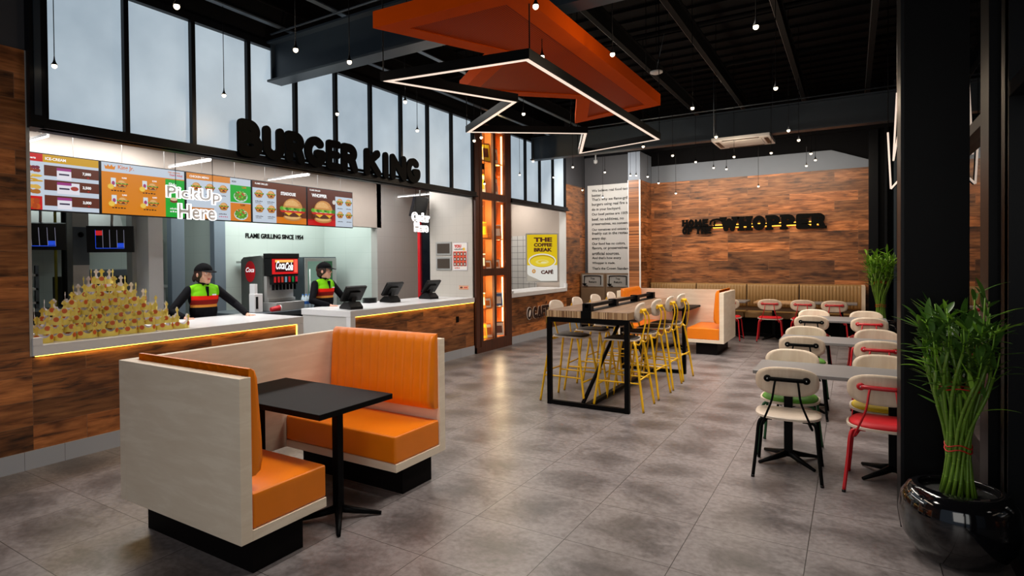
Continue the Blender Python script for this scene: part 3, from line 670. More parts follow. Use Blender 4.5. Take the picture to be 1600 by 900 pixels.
b.build('light_strip', t)
for z0, z1 in cells_z:
    l = bpy.data.lights.new('cabinet_glow', 'AREA'); l.shape = 'RECTANGLE'; l.size = .02; l.size_y = 1.0; l.energy = 8; l.color = (1, .76, .42)
    for yy, ry in ((.24, 90), (1.02, -90)):
        o = bpy.data.objects.new('cabinet_glow', l); COL.objects.link(o); o.location = (WX - .08, 8.79 + yy, (z0 + z1) / 2); o.rotation_euler = (math.radians(90 if yy < .5 else -90), 0, 0)
def carton(y, z, w_, h_, d_, c1, c2, label, lean=.14, x=-.065, rz=-.55):
    d_ = .03; w_ *= 1.1; h_ *= 1.08; y += .05; g = thing('gift_box', label, 'box', (WX + x, 8.79 + y, z), rz, 'boxed goods displayed in the tall lit cabinet')
    b = MB(); R = Matrix.Rotation(-lean, 4, 'Y')
    b.box(-d_ / 2, d_ / 2, -w_ / 2, w_ / 2, 0.004, h_, c1, .003, R); b.build('carton', g)
    b = MB(); b.box(d_ / 2, d_ / 2 + .002, -w_ / 2 * .7, w_ / 2 * .7, h_ * .2, h_ * .72, c2, 0, R); b.build('print', g)
    b = MB(); b.box(-d_ / 2 - .001, d_ / 2 + .001, -w_ / 2 - .001, w_ / 2 + .001, h_ * .93, h_ + .002, c2, 0, R); b.build('lid', g); return g
wh, ye, or_, bl, br = pcol(240, 232, 220), pcol(220, 190, 40), pcol(214, 120, 40), pcol(70, 110, 170), pcol(110, 60, 40)
for a in ((.33, .21, .15, .26, .06, ye, or_, 'yellow bag-like box, lowest left shelf of the cabinet'), (.55, .21, .12, .24, .06, wh, or_, 'narrow white box at the middle post, lowest shelf of the cabinet'), (.88, .21, .22, .24, .05, wh, br, 'white box with brown picture, lowest right shelf of the cabinet'),
          (.32, .762, .12, .26, .06, or_, wh, 'leaning orange box, second shelf from the bottom at left'), (.50, .762, .11, .17, .06, wh, or_, 'small leaning white box, second shelf from the bottom beside an orange one'), (.86, .762, .20, .24, .05, bl, wh, 'blue printed box, second shelf from the bottom at right'),
          (.32, 1.47, .14, .26, .06, br, wh, 'brown box with white print on the third shelf up'), (.50, 1.47, .14, .15, .06, wh, or_, 'low white box at the centre of the third shelf up'), (.80, 1.47, .16, .16, .06, wh, or_, 'low white box on the right of the third shelf up'),
          (.36, 2.032, .16, .27, .06, or_, ye, 'tilted orange box on the fourth shelf up at left'), (.86, 2.032, .18, .24, .06, or_, wh, 'tilted orange box on the fourth shelf up at right'),
          (.34, 2.84, .12, .32, .05, wh, ye, 'tall white box on the fifth shelf up at left'), (.80, 2.84, .12, .30, .05, wh, or_, 'tall white box on the fifth shelf up at right'),
          (.31, 3.432, .09, .24, .05, wh, ye, 'thin white box on the top shelf at far left'), (.47, 3.432, .16, .30, .05, ye, br, 'olive yellow box on the top shelf at left'), (.78, 3.432, .14, .26, .05, wh, or_, 'white box on the top shelf at right')):
    carton(*a)
# ------------------------------------------------------------------ booths
R90 = math.radians(-90)
def cushion(mb, x0, x1, y0, y1, z0, z1, m, r=.02): mb.box(x0, x1, y0, y1, z0, z1, m, r)
def booth(loc, rz, label):
    """local: opening towards +x, back panel at x=0, length along y 1.81, width 1.17"""
    t = thing('booth_seat', label, 'booth seating', loc, rz)
    W_, L_ = 1.165, 1.81
    b = MB(); b.box(0, .06, 0, L_, .2, 1.05, M['pale']); b.build('back_panel', t)
    for s, y0 in ((1, 0), (-1, L_)):
        def Y_(a): return y0 + s * a
        b = MB(); ya, yb = sorted((Y_(0), Y_(.07))); b.box(.06, W_, ya, yb, .2, 1.05, M['pale'], .002); b.build('end_panel', t)
        b = MB(); ya, yb = sorted((Y_(.07), Y_(.585))); b.box(.06, W_, ya, yb, .2, .255, M['pale'], .002)
        b.build('seat_base', t)
        b = MB(); ya, yb = sorted((Y_(.075), Y_(.59))); b.box(.065, W_ - .005, ya, yb, .257, .445, M['orange'], .016); b.build('seat_cushion', t)
        b = MB(); ya, yb = sorted((Y_(.11), Y_(.45))); b.box(.10, 1.11, ya, yb, 0, .2, M['tabletop_black']); b.build('plinth', t)
        # backrest pad with vertical channels
        b = MB(); n = 12; x0, x1 = .10, W_ - .015; k = b.mi(M['orange']); rows = []
        zs = [.53, .545, .60, .72, .9, 1.03, 1.075, 1.09]; dep = [.055, .085, .10, .095, .08, .07, .05, .02]
        nx = n * 8
        for z, d in zip(zs, dep):
            row = []
            for i in range(nx + 1):
                u = i / nx; f = abs(math.sin(PI * u * n)) ** .35 * .012 if 0 < z - .56 < .48 else .012
                e = min(1, min(u, 1 - u) * 40) ** .5
                row.append(b.bm.verts.new((x0 + (x1 - x0) * u, Y_(.07 + (d - .012 + f) * (.6 + .4 * e)), z)))
            rows.append(row)
        bk = [[b.bm.verts.new((v.co.x, Y_(.069), v.co.z)) for v in (r[0], r[-1])] for r in rows]
        for a, c in zip(rows, rows[1:]):
            for i in range(nx):
                f = b.bm.faces.new((a[i], a[i + 1], c[i + 1], c[i])); f.material_index = k; f.smooth = True
        for r, q, r2, q2 in zip(rows, bk, rows[1:], bk[1:]):
            b.bm.faces.new((r[0], r2[0], q2[0], q[0])); b.bm.faces.new((r[-1], q[1], q2[1], r2[-1]))
        for r, q in ((rows[0], bk[0]), (rows[-1], bk[-1])): b.bm.faces.new(r + [q[1], q[0]])
        b.build('backrest_cushion', t)
    return t
booth((-3.75, 1.885, 0), 0, 'near whitewashed booth with two orange seats facing each other, round a black table')
def pedestal_table(loc, rz, x0, x1, y0, y1, zt, th, mtop, peds, label, cat='table', group=None, edge=None, rp=.028):
    t = thing('pedestal_table', label, cat, loc, rz, group)
    b = MB(); b.box(x0, x1, y0, y1, zt - th, zt, mtop, .004); b.build('tabletop', t)
    for px, py in peds:
        b = MB(); b.box(px - rp, px + rp, py - rp, py + rp, .04, zt - th - .008, M['black'], .006); b.build('column', t)
        b = MB()
        for a in (45, 135, 225, 315):
            c, s = math.cos(math.radians(a)), math.sin(math.radians(a))
            b.tube([(px, py, .07), (px + c * .10, py + s * .10, .045), (px + c * .27, py + s * .27, .012)], [.028, .022, .012], M['black'], 8)
        b.build('foot', t)
        b = MB(); b.box(px - .16, px + .16, py - .14, py + .14, zt - th - .010, zt - th, M['black']); b.build('mounting_plate', t)
    return t
pedestal_table((-2.74, 2.72, 0), math.radians(0), -.86, .19, -.33, .32, .76, .035, M['tabletop_black'], ((0, 0), (-.76, 0)), 'black laminate table between the orange seats of the near booth', rp=.026)
booth((-3.59, 11.79, 0), R90, 'far whitewashed booth with orange seats standing behind the high table')
bo = bpy.data.objects
t = pedestal_table((-2.68, 11.10, 0), 0, -.32, .32, -.48, .60, .76, .035, M['tabletop_black'], ((0, 0),), 'black laminate table inside the far booth')

# ------------------------------------------------------------------ cafe chairs (sitter looks to +y)
def superel_v(w, h, n=3.2, k=36): return superel(w, h, n, k)
def curved_board(mb, w, h, th, m, cz, cy, tilt, curve, n=2.7, cx=0, nseg=9):
    """rounded board standing in x-z, bent about the vertical"""
    k = mb.mi(m); R = []; steps = 6; K = 40
    ol = superel(w, h, n, K)
    def pt(u, v, d):
        y = curve * (u / (w / 2)) ** 2
        return Vector((cx + u, cy + y + d + (-tilt) * v, cz + v))
    rings = []
    for d in (-th / 2, th / 2):
        side = []
        for s in [i / steps for i in range(1, steps + 1)]:
            side.append([mb.bm.verts.new(pt(a * s, c * s, d)) for a, c in ol])
        ce = mb.bm.verts.new(pt(0, 0, d)); rings.append((ce, side))
    for q, (ce, side) in enumerate(rings):
        for i in range(K):
            j = (i + 1) % K
            f = mb.bm.faces.new((ce, side[0][i], side[0][j])); f.material_index = k; f.smooth = True
            for a, c in zip(side, side[1:]):
                f = mb.bm.faces.new((a[i], c[i], c[j], a[j])); f.material_index = k; f.smooth = True
    for i in range(K):
        j = (i + 1) % K
        f = mb.bm.faces.new((rings[0][1][-1][i], rings[0][1][-1][j], rings[1][1][-1][j], rings[1][1][-1][i])); f.material_index = k
def flat_board(mb, w, d, z0, th, m, n=3, dish=0, cy=0, bulge=0):
    """rounded seat board in x-y, thickness th from z0; bulge rounds the top"""
    k = mb.mi(m); K = 40; ol = superel(w, d, n, K); steps = 6
    def z_of(a, c): return dish * ((a / (w / 2)) ** 2 * .6 - .3) - .5 * dish * max(0, c / (d / 2)) ** 3
    lo = []; hi = []
    for s in [i / steps for i in range(1, steps + 1)]:
        lo.append([mb.bm.verts.new((a * s, cy + c * s, z0 + z_of(a * s, c * s))) for a, c in ol])
        up = bulge * (math.sqrt(max(0, 1 - s ** 6)))
        hi.append([mb.bm.verts.new((a * s * (1 - (.012 / (w / 2)) * (s == 1) * (bulge > 0)), cy + c * s, z0 + th + up + z_of(a * s, c * s))) for a, c in ol])
    for side, zz in ((lo, z0 - .3 * dish), (hi, z0 + th + bulge - .3 * dish)):
        ce = mb.bm.verts.new((0, cy, zz))
        for i in range(K):
            j = (i + 1) % K
            f = mb.bm.faces.new((ce, side[0][i], side[0][j])); f.material_index = k; f.smooth = True
            for a, c in zip(side, side[1:]):
                f = mb.bm.faces.new((a[i], c[i], c[j], a[j])); f.material_index = k; f.smooth = True
    for i in range(K):
        j = (i + 1) % K; f = mb.bm.faces.new((lo[-1][i], lo[-1][j], hi[-1][j], hi[-1][i])); f.material_index = k; f.smooth = bulge > 0
def make_chair(frame, pad, label, group=None):
    t = thing('cafe_chair', label, 'chair', (0, 0, 0), 0, group)
    b = MB(); flat_board(b, .44, .42, .437, .016, M['plyseat'], 3, .012, .0); b.build('seat', t)
    if pad: b = MB(); flat_board(b, .415, .395, .455, .012, pad, 3, .012, .0, .022); b.build('seat_pad', t)
    b = MB(); curved_board(b, .415, .215, .016, M['ply'], .725, -.215, .12, .028); b.build('backrest', t)
    for sx in (-1, 1):
        for sy, fy in ((-1, -.255), (1, .25)):
            b = MB(); b.curve([(sx * .222, fy, .004), (sx * .200, fy * .82, .24), (sx * .188, fy * .73, .385), (sx * .165, fy * .66, .425), (sx * .10, fy * .62, .430)], .0115, frame); 
            b.tube([(sx * .2225, fy * 1.003, 0), (sx * .2215, fy, .018)], .0125, M['dplastic'], 8); b.build('leg', t)
        b = MB(); b.tube([(sx * .11, -.16, .428), (sx * .11, .15, .428)], .008, frame, 6); b.build('seat_rail', t)
        b = MB(); b.curve([(sx * .072, -.236, .738), (sx * .078, -.262, .70), (sx * .092, -.285, .60), (sx * .125, -.262, .50), (sx * .160, -.235, .405), (sx * .155, -.20, .395), (sx * .13, -.12, .428)], .0072, frame, 8, 4); b.build('back_support', t)
    b = MB(); b.curve([(-.125, -.222, .740), (-.09, -.236, .742), (0, -.240, .742), (.09, -.236, .742), (.125, -.222, .740)], .0150, frame, 8, 3)
    for sx in (-1, 1): b.ball((sx * .125, -.224, .742), .026, frame, (1, .5, 1)); b.ball((sx * .125, -.236, .742), .006, M['steel'], (1, .6, 1), 8, 6)
    b.build('back_bracket', t)
    return t
KC = {}
def chair(x, y, rz, frame, pad, label, group=None):
    key = (frame.name, pad.name if pad else None)
    if key not in KC:
        t = make_chair(frame, pad, label, group); KC[key] = t
    else: t = dup(KC[key], label=label)
    if group: t['group'] = group
    elif 'group' in t.keys(): del t['group']
    t.location = (x, y, 0); t.rotation_euler = (0, 0, rz); return t
GT = 'grey topped tables in the row of tables for two'
GC = 'pale plywood chairs at the grey tables'
R_ = math.radians
for y, lab in ((5.45, 'nearest'), (7.44, 'second'), (10.0, 'third')):
    pedestal_table((-.10, y, 0), 0, -.555, .52 if y < 9 else .50, -.285 if y < 9 else -.36, .285 if y < 9 else .34, .755, .028, M['tabletop_grey'], ((-.33, -.02), (.355, -.02)),
        {'nearest': 'grey topped table nearest to the camera, between green and yellow padded chairs', 'second': 'middle one of the three grey topped tables in a line', 'third': 'grey topped table farthest along the line, in front of the wall bench'}[lab], group=GT, rp=.03)
chair(-.41, 5.16, R_(2), M['blackm'], None, 'pale plywood chair with black frame and bare seat, nearest the camera at left', GC)
chair(.185, 5.15, R_(-3), M['redm'], M['redf'], 'red framed chair with red seat pad, nearest the camera beside the black column', GC)
chair(-.44, 5.72, R_(180), M['greenm'], M['greenf'], 'green framed chair with green seat pad facing the camera at the nearest grey table', GC)
chair(.20, 5.72, R_(178), M['blackm'], M['yellowf'], 'black framed chair with yellow seat pad at the nearest grey table', GC)
chair(-.435, 7.17, R_(1), M['blackm'], M['greenf'], 'black framed chair with its back to the camera at the middle grey table, left', GC)
chair(.225, 7.13, R_(-2), M['redm'], M['redf'], 'red framed chair with its back to the camera at the middle grey table, right', GC)
chair(-.45, 7.76, R_(181), M['greenm'], M['greenf'], 'green framed chair on the far side of the middle grey table, left', GC)
chair(.22, 7.76, R_(179), M['redm'], M['redf'], 'red framed chair on the far side of the middle grey table, right', GC)
chair(-.47, 9.66, R_(0), M['blackm'], None, 'black framed chair with its back to the camera at the far grey table, left', GC)
chair(.19, 9.66, R_(-1), M['redm'], M['redf'], 'red framed chair with its back to the camera at the far grey table, right', GC)
chair(-.49, 10.36, R_(180), M['redm'], M['redf'], 'red framed chair on the far side of the far grey table, left', GC)
chair(.17, 10.36, R_(180), M['redm'], M['redf'], 'red framed chair on the far side of the far grey table, right', GC)
GW = 'red framed chairs along the wall bench'
chair(-1.335, 12.98, R_(3), M['redm'], M['redf'], 'red framed chair at the light wooden square table before the bench', GW)
chair(-.765, 13.0, R_(-2), M['redm'], M['redf'], 'red framed chair, left of two at the grey table by the bench', GW)
chair(-.28, 13.0, R_(2), M['redm'], M['redf'], 'red framed chair at the right end of the wall bench', GW)
chair(-2.05, 12.88, R_(0), M['redm'], M['redf'], 'red framed chair mostly hidden behind the far booth end panel', GW)
# tables at the bench
pedestal_table((-1.30, 13.28, 0), 0, -.33, .33, -.30, .36, .755, .03, M['tabletop_wood'], ((0, 0),), 'square table with light wooden top before the wall bench', rp=.03)
pedestal_table((-.52, 13.28, 0), 0, -.40, .60, -.10, .38, .755, .028, M['tabletop_grey'], ((-.1, .1), (.35, .1)), 'grey topped table before the wall bench at the right', rp=.03)
pedestal_table((-2.05, 13.28, 0), 0, -.33, .28, -.30, .36, .755, .028, M['tabletop_grey'], ((.0, .1),), 'grey topped table before the bench, half hidden by the far booth', rp=.03)

# ------------------------------------------------------------------ wall bench
t = thing('wall_bench', 'long olive tan upholstered bench with channelled back along the wooden wall', 'bench', (-3.95, BY, 0))
b = MB(); b.box(0, 4.1, -.62, -.5, .0, .06, M['blackm']); b.box(0, 4.1, -.48, -.1, .0, .38, M['blackm']); b.box(0, 4.1, -.16, 0, 0, 1.06, M['bin']); b.build('base', t)
for x0, x1 in ((.02, 1.02), (1.04, 2.05), (2.07, 3.03), (3.05, 4.10)):
    b = MB(); b.box(x0, x1, -.62, -.14, .38, .50, M['olive'], .02); b.build('seat_cushion', t)
    b = MB(); n = int((x1 - x0) / .058); k = b.mi(M['olive'])
    nx = n * 6; rows = []
    for z, d in ((.58, .0), (.59, .06), (.62, .075), (1.02, .055), (1.06, .05), (1.075, .0)):
        rows.append([b.bm.verts.new((x0 + (x1 - x0) * i / nx, -.16 - d - (abs(math.sin(PI * i * n / nx)) ** .4 * .024 if .6 < z < 1.05 else 0), z)) for i in range(nx + 1)])
    for a, c in zip(rows, rows[1:]):
        for i in range(nx):
            f = b.bm.faces.new((a[i], a[i + 1], c[i + 1], c[i])); f.material_index = k; f.smooth = True
    b.build('backrest_cushion', t)
b = MB(); b.box(4.10, 4.16, -.64, 0, 0, 1.07, M['ply']); b.build('end_panel', t)

# ------------------------------------------------------------------ high table and stools
t = thing('high_table', 'long high communal table with brown top and black steel end frames', 'table', (-2.43, 6.17, 0))
HL = 2.60; HW = .47
b = MB(); b.box(-HW, -.06, 0, HL, .99, 1.062, M['edgestrip'], .002); b.box(.06, HW, 0, HL, .99, 1.062, M['edgestrip'], .002); b.box(-HW + .001, -.06, .001, HL, 1.062, 1.065, M['hightop']); b.box(.06, HW - .001, .001, HL, 1.062, 1.065, M['hightop']); b.build('tabletop', t)
b = MB(); b.box(-.058, .058, -.004, HL, .985, 1.068, M['black']); b.box(-.02, .02, .02, HL - .1, 1.105, 1.14, M['black'])
for y in (.02, HL * .33, HL * .66, HL - .14): b.box(-.05, .05, y, y + .09, 1.066, 1.15, M['black'], .004)
b.build('cable_rail', t)
for y in (.0, HL - .05):
    b = MB()
    b.box(-HW, -HW + .05, y, y + .05, .0, .985, M['black'], .003); b.box(HW - .05, HW, y, y + .05, 0, .985, M['black'], .003); b.box(-HW + .05, HW - .05, y, y + .05, .935, .985, M['black'], .003); b.box(-HW + .05, HW - .05, y, y + .05, .004, .05, M['black'], .003)
    for sx in (-HW + .025, HW - .025): b.tube([(sx, y + .025, -.0), (sx, y + .025, .006)], .018, M['dplastic'], 10)
    b.build('end_frame', t)
b = MB()
for y0, y1 in ((.03, HL / 2), (HL - .03, HL / 2)): b.tube([(-.06 if y0 < 1 else -.06, y0, .03), (-.0, y1, .95)], .022, M['black'], 4)
b.box(-.03, .03, .05, HL - .05, .012, .05, M['black']); b.box(-.03, .03, .05, HL - .05, .945, .985, M['black']); b.build('brace', t)
def make_stool(label, group):
    t = thing('bar_stool', label, 'stool', (0, 0, 0), 0, group); Y = M['yellowm']
    b = MB(); flat_board(b, .40, .39, .742, .015, M['plyseat'], 3.2, .014, .02); b.build('seat', t)
    b = MB(); flat_board(b, .375, .365, .757, .006, M['brownf'], 3.2, .014, .02, .010); b.build('seat_pad', t)
    b = MB(); curved_board(b, .36, .20, .015, M['plyseat'], 1.055, -.20, .10, .025, 2.7); b.build('backrest', t)
    for sx in (-1, 1):
        for fy in (-.275, .27):
            b = MB(); b.curve([(sx * .235, fy, .004), (sx * .205, fy * .82, .36), (sx * .178, fy * .66, .66), (sx * .165, fy * .60, .715), (sx * .13, fy * .55, .733), (sx * .05, fy * .52, .735)], .0130, Y)
            b.tube([(sx * .2355, fy, 0), (sx * .234, fy, .016)], .0125, M['dplastic'], 8); b.build('leg', t)
        b = MB(); b.curve([(sx * .062, -.222, 1.062), (sx * .07, -.25, 1.03), (sx * .08, -.262, .95), (sx * .11, -.24, .82), (sx * .135, -.215, .715), (sx * .13, -.17, .712), (sx * .12, -.10, .735)], .0085, Y, 8, 4); b.build('back_support', t)
        b = MB(); b.tube([(sx * .211, -.235, .30), (sx * .211, .23, .30)], .009, Y, 6); b.build('side_rail', t)
    b = MB(); b.tube([(-.214, .235, .255), (.214, .235, .255)], .010, Y, 6); b.build('footrest', t)
    b = MB(); b.tube([(-.210, -.232, .34), (.210, -.232, .34)], .009, Y, 6); b.build('rear_rail', t)
    b = MB(); b.curve([(-.085, -.215, 1.065), (0, -.228, 1.066), (.085, -.215, 1.065)], .022, Y, 8, 3); b.build('back_bracket', t)
    return t
GS = 'yellow framed bar stools at the high table'
right = ('nearest the camera on the right side of the high table', 'second from the camera on the right side of the high table', 'third from the camera on the right side of the high table', 'farthest on the right side of the high table')
left = ('nearest the camera on the left side of the high table', 'second from the camera on the left side of the high table', 'third from the camera on the left side of the high table', 'farthest on the left side of the high table')
st0 = make_stool('yellow bar stool ' + right[0], GS)
ys = (6.525, 7.20, 7.80, 8.42)
for i, y in enumerate(ys):
    s = st0 if i == 0 else dup(st0, label='yellow bar stool ' + right[i])
    s.location = (-2.13, y, 0); s.rotation_euler = (0, 0, R_(90 + (2, -2, 1, -3)[i]))
for i, y in enumerate((6.50, 7.16, 7.80, 8.44)):
    s = dup(st0, label='yellow bar stool ' + left[i]); s.location = (-2.75, y, 0); s.rotation_euler = (0, 0, R_(-90 + (-2, 3, 0, 2)[i]))

# ------------------------------------------------------------------ recycling bins
def bin_(x, label):
    t = thing('waste_cabinet', label, 'bin', (x, 13.55, 0))
    b = MB(); b.box(-.30, .30, -.02, .36, .06, 1.29, M['bin'], .004); b.box(-.29, .29, .0, .35, 0, .06, M['black']); b.build('body', t)
    b = MB(); b.box(-.26, .26, -.028, -.02, .98, 1.26, M['graym'], .002); b.build('flap', t)
    b = MB(); b.box(-.28, .28, -.032, -.02, .10, .93, M['bin'], .003); b.build('door', t)
    b = MB(); b.curve([(-.12, -.034, .99), (-.20, -.034, 1.02), (-.20, -.034, 1.18), (-.17, -.034, 1.23), (.17, -.034, 1.23), (.20, -.034, 1.18), (.20, -.034, 1.02)], .010, M['black']); b.slab([(-.26, 1.05), (-.14, 1.05), (-.2, .98)], (0, -.034, 0), (1, 0, 0), (0, 0, 1), .004, M['black']); b.build('arrow_mark', t)
    text_obj('lettering', 'Tray', M['black'], (0, -.031, 1.135), (1, 0, 0), (0, 0, 1), h=.055, off=.02, parent=t, align='CENTER')
    text_obj('lettering', 'Return', M['black'], (0, -.031, 1.065), (1, 0, 0), (0, 0, 1), h=.05, off=.02, parent=t, align='CENTER')
bin_(-5.15, 'dark wooden tray return bin in the left corner of the recess'); bin_(-4.54, 'dark wooden tray return bin beside the pillar')

# ------------------------------------------------------------------ potted bamboo
def bamboo(loc, label, seed, k=1.0, young=.2):
    rnd = random.Random(seed)
    t = thing('potted_bamboo', label, 'plant', loc); t.scale = (k, k, k)
    b = MB(); b.lathe([(0, 0), (.13, 0), (.19, .035), (.245, .13), (.262, .235), (.25, .33), (.215, .385), (.175, .40), (.168, .392), (.185, .37), (.19, .345), (0, .345)], M['pot'], n=48); b.build('pot', t)
    b = MB(); b.lathe([(0, .362), (.1, .36), (.186, .352)], M['soil'], n=24); b.build('pebbles', t)
    b = MB(); tips = []
    for ring, n, r0, r1, tw in ((0, 15, .078, .112, 1.35), (1, 11, .058, .088, -1.2), (2, 6, .034, .05, .7)):
        for i in range(n):
            a = 2 * PI * i / n + rnd.uniform(-.1, .1); pts = []; hgt = rnd.uniform(.66, .84)
            for q in range(8):
                u = q / 7; ang = a + tw * (u - .3); rr = r0 * (1 - .52 * math.sin(PI * min(u * 1.25, 1))) + (r1 - r0 * .6) * u ** 2
                pts.append((rr * math.cos(ang), rr * math.sin(ang), .34 + hgt * u))
            rad = .0078
            b.tube(pts, rad, M['stalk'], 6)
            for q in range(1, 8): b.ball(pts[q], .0098, M['leafl'], (1, 1, .35), 6, 4)
            tips.append((Vector(pts[-1]), ang, Vector(pts[5])))
    b.build('stalks', t)
    for z, r in ((.60, .058), (.625, .058), (.93, .088), (.95, .09)): b = MB(); b.tube([(r * math.cos(2 * PI * j / 20), r * math.sin(2 * PI * j / 20), z + .01 * math.sin(3 * 2 * PI * j / 20)) for j in range(21)], .0035, M['redtie'], 5); b.build('ribbon', t)
    b = MB()
    def leaf(p, d, L, w, m, droop):
        d = d.normalized(); sd = d.cross(Vector((0, 0, 1))); sd = sd.normalized() if sd.length > .05 else Vector((1, 0, 0))
        n = 7; Lp = []; k = b.mi(m)
        for i in range(n + 1):
            u = i / n; c = p + d * L * u + Vector((0, 0, -droop * L * u * u)); ww = w * (math.sin(PI * min(1, u * .93 + .07)) ** .8) * (1 - u * .35)
            Lp.append((c - sd * ww, c + Vector((0, 0, -ww * .35)), c + sd * ww))
        V = [[b.bm.verts.new(q) for q in r] for r in Lp]
        for a, c in zip(V, V[1:]):
            for j in (0, 1):
                f = b.bm.faces.new((a[j], a[j + 1], c[j + 1], c[j])); f.material_index = k; f.smooth = True
    for tp, ang, low in tips:
        base = tp
        sp = base + Vector((math.cos(ang) * .025, math.sin(ang) * .025, rnd.uniform(.10, .26)))
        b.tube([base, (base + sp) / 2 + Vector((.004, 0, 0)), sp], .0035, M['leafl'], 5)
        for q in range(11):
            f = rnd.uniform(0, 1); p = base.lerp(sp, f) if q > 2 else low.lerp(base, f); a2 = rnd.uniform(0, 2 * PI) * .85 + ang * .15; el = rnd.uniform(.1, 1.0) + f * .35
            d = Vector((math.cos(a2) * math.cos(el), math.sin(a2) * math.cos(el), math.sin(el)))
            leaf(p, d, rnd.uniform(.10, .20), rnd.uniform(.011, .019), M['leaf'] if rnd.random() > young else M['leafl'], rnd.uniform(.05, .4))
    b.build('foliage', t, recalc=False)
    return t
bamboo((.475, 4.12, 0), 'large potted lucky bamboo in a glossy black round pot before the black column', 3, 1.0)
bamboo((.42, 12.85, 0), 'potted lucky bamboo standing at the far end by the window frames', 11, 1.25, .85)
# ------------------------------------------------------------------ crown shaped light frame and orange ceiling panel
def crown_poly(z):
    k = (z - CAM_H) / (3.1 - CAM_H)
    return [(-3.20 * k, 3.70 * k), (-1.955 * k, 3.90 * k), (-1.965 * k, 7.49 * k), (-3.185 * k, 7.84 * k), (-2.63 * k, 6.62 * k), (-3.70 * k, 5.75 * k), (-2.65 * k, 4.90 * k)]
def inset(poly, d):
    n = len(poly); out = []; area_ = sum(a[0] * c[1] - c[0] * a[1] for a, c in zip(poly, poly[1:] + poly[:1])); sg_ = 1 if area_ > 0 else -1
    for i in range(n):
        p0, p1, p2 = Vector(poly[i - 1]), Vector(poly[i]), Vector(poly[(i + 1) % n])
        d1, d2 = (p1 - p0).normalized(), (p2 - p1).normalized()
        n1, n2 = Vector((-d1.y, d1.x)) * sg_, Vector((-d2.y, d2.x)) * sg_
        m_ = (n1 + n2).normalized(); out.append(tuple(p1 + m_ * d / max(.3, m_.dot(n1))))
    return out
def ring(mb, outer, inner, z0, z1, m):
    k = mb.mi(m); n = len(outer)
    V = [[mb.bm.verts.new((p[0], p[1], z)) for p in pl] for pl, z in ((outer, z0), (inner, z0), (inner, z1), (outer, z1))]
    for i in range(n):
        j = (i + 1) % n
        for q in range(4):
            a, c = V[q], V[(q + 1) % 4]; f = mb.bm.faces.new((a[i], a[j], c[j], c[i])); f.material_index = k
ZF = 3.05; P1 = crown_poly(ZF)
t = thing('pendant_light', 'black crown shaped light frame with warm light strip hanging below the orange panel', 'light')
b = MB(); ring(b, P1, inset(P1, .055), ZF, ZF + .07, M['black']); b.build('frame', t)
b = MB(); ring(b, inset(P1, .012), inset(P1, .043), ZF - .004, ZF + .002, M['led']); b.build('light_strip', t)
ZO = 3.44; P2 = [(x * 1.0, y * 1.0) for x, y in crown_poly(ZO)]
k_ = (ZO - CAM_H) / 1.807 * .998
P2 = [(-3.12 * k_, 3.53 * k_), (-1.90 * k_, 3.60 * k_), (-1.90 * k_, 7.235 * k_), (-3.10 * k_, 7.53 * k_), (-2.61 * k_, 6.40 * k_), (-3.56 * k_, 5.42 * k_), (-2.65 * k_, 4.63 * k_)]
b = MB()
for i in (0, 1, 2, 3, 5):
    x, y = P1[i]; x2 = x * .985 + -2.6 * .015; y2 = y * .985 + 5.6 * .015
    b.tube([(x2, y2, ZF + .07), (x2, y2, 4.996)], .005, M['black'], 6)
b.build('suspension_cable', t)
t = thing('ceiling_panel', 'large orange crown shaped panel of perforated metal hung under the ceiling', 'ceiling panel')
b = MB(); ring(b, P2, inset(P2, .012), ZO, ZO + .13, M['crownorange']); ring(b, inset(P2, .012), inset(P2, .15), ZO, ZO + .01, M['crownorange']); b.build('rim', t)
b = MB(); pi_ = inset(P2, .148); b.slab(pi_, (0, 0, ZO + .008), (1, 0, 0), (0, 1, 0), .004, M['perf']); b.build('perforated_sheet', t)
b = MB(); pi_ = inset(P2, .012); b.slab(pi_, (0, 0, ZO + .115), (1, 0, 0), (0, 1, 0), .012, M['crownorange']); b.build('top_sheet', t)
b = MB()
for x, y in ((-3.0, 3.8), (-2.0, 3.8), (-2.0, 7.0), (-3.0, 7.2), (-3.3, 5.4)): b.tube([(x, y, ZO + .12), (x, y, 4.996)], .004, M['black'], 6)
b.build('suspension_cable', t)

# small bulbs on black cords
def inside(p, poly):
    c = False; n = len(poly)
    for i in range(n):
        a, d = poly[i], poly[i - 1]
        if (a[1] > p.y) != (d[1] > p.y) and p.x < (d[0] - a[0]) * (p.y - a[1]) / (d[1] - a[1]) + a[0]: c = not c
    return c
BULB = [(85, 101), (350, 147), (276, 8), (462, 76), (546, 95), (527, 176), (633, 157), (652, 202), (837, 8), (847, 87), (957, 83), (818, 176), (892, 197), (1005, 227), (741, 218), (752, 213), (833, 250), (895, 259), (1051, 241), (1181, 40), (1212, 136), (1082, 167), (1119, 212), (1087, 251), (1147, 243), (1232, 202), (1248, 217), (1267, 238), (1274, 248), (1260, 257), (1205, 237), (1115, 260), (1135, 262), (945, 267), (985, 272), (994, 272), (1012, 274), (1056, 300), (1185, 289), (1029, 284), (942, 306), (910, 295), (757, 285), (812, 271), (865, 275)]
b0 = None
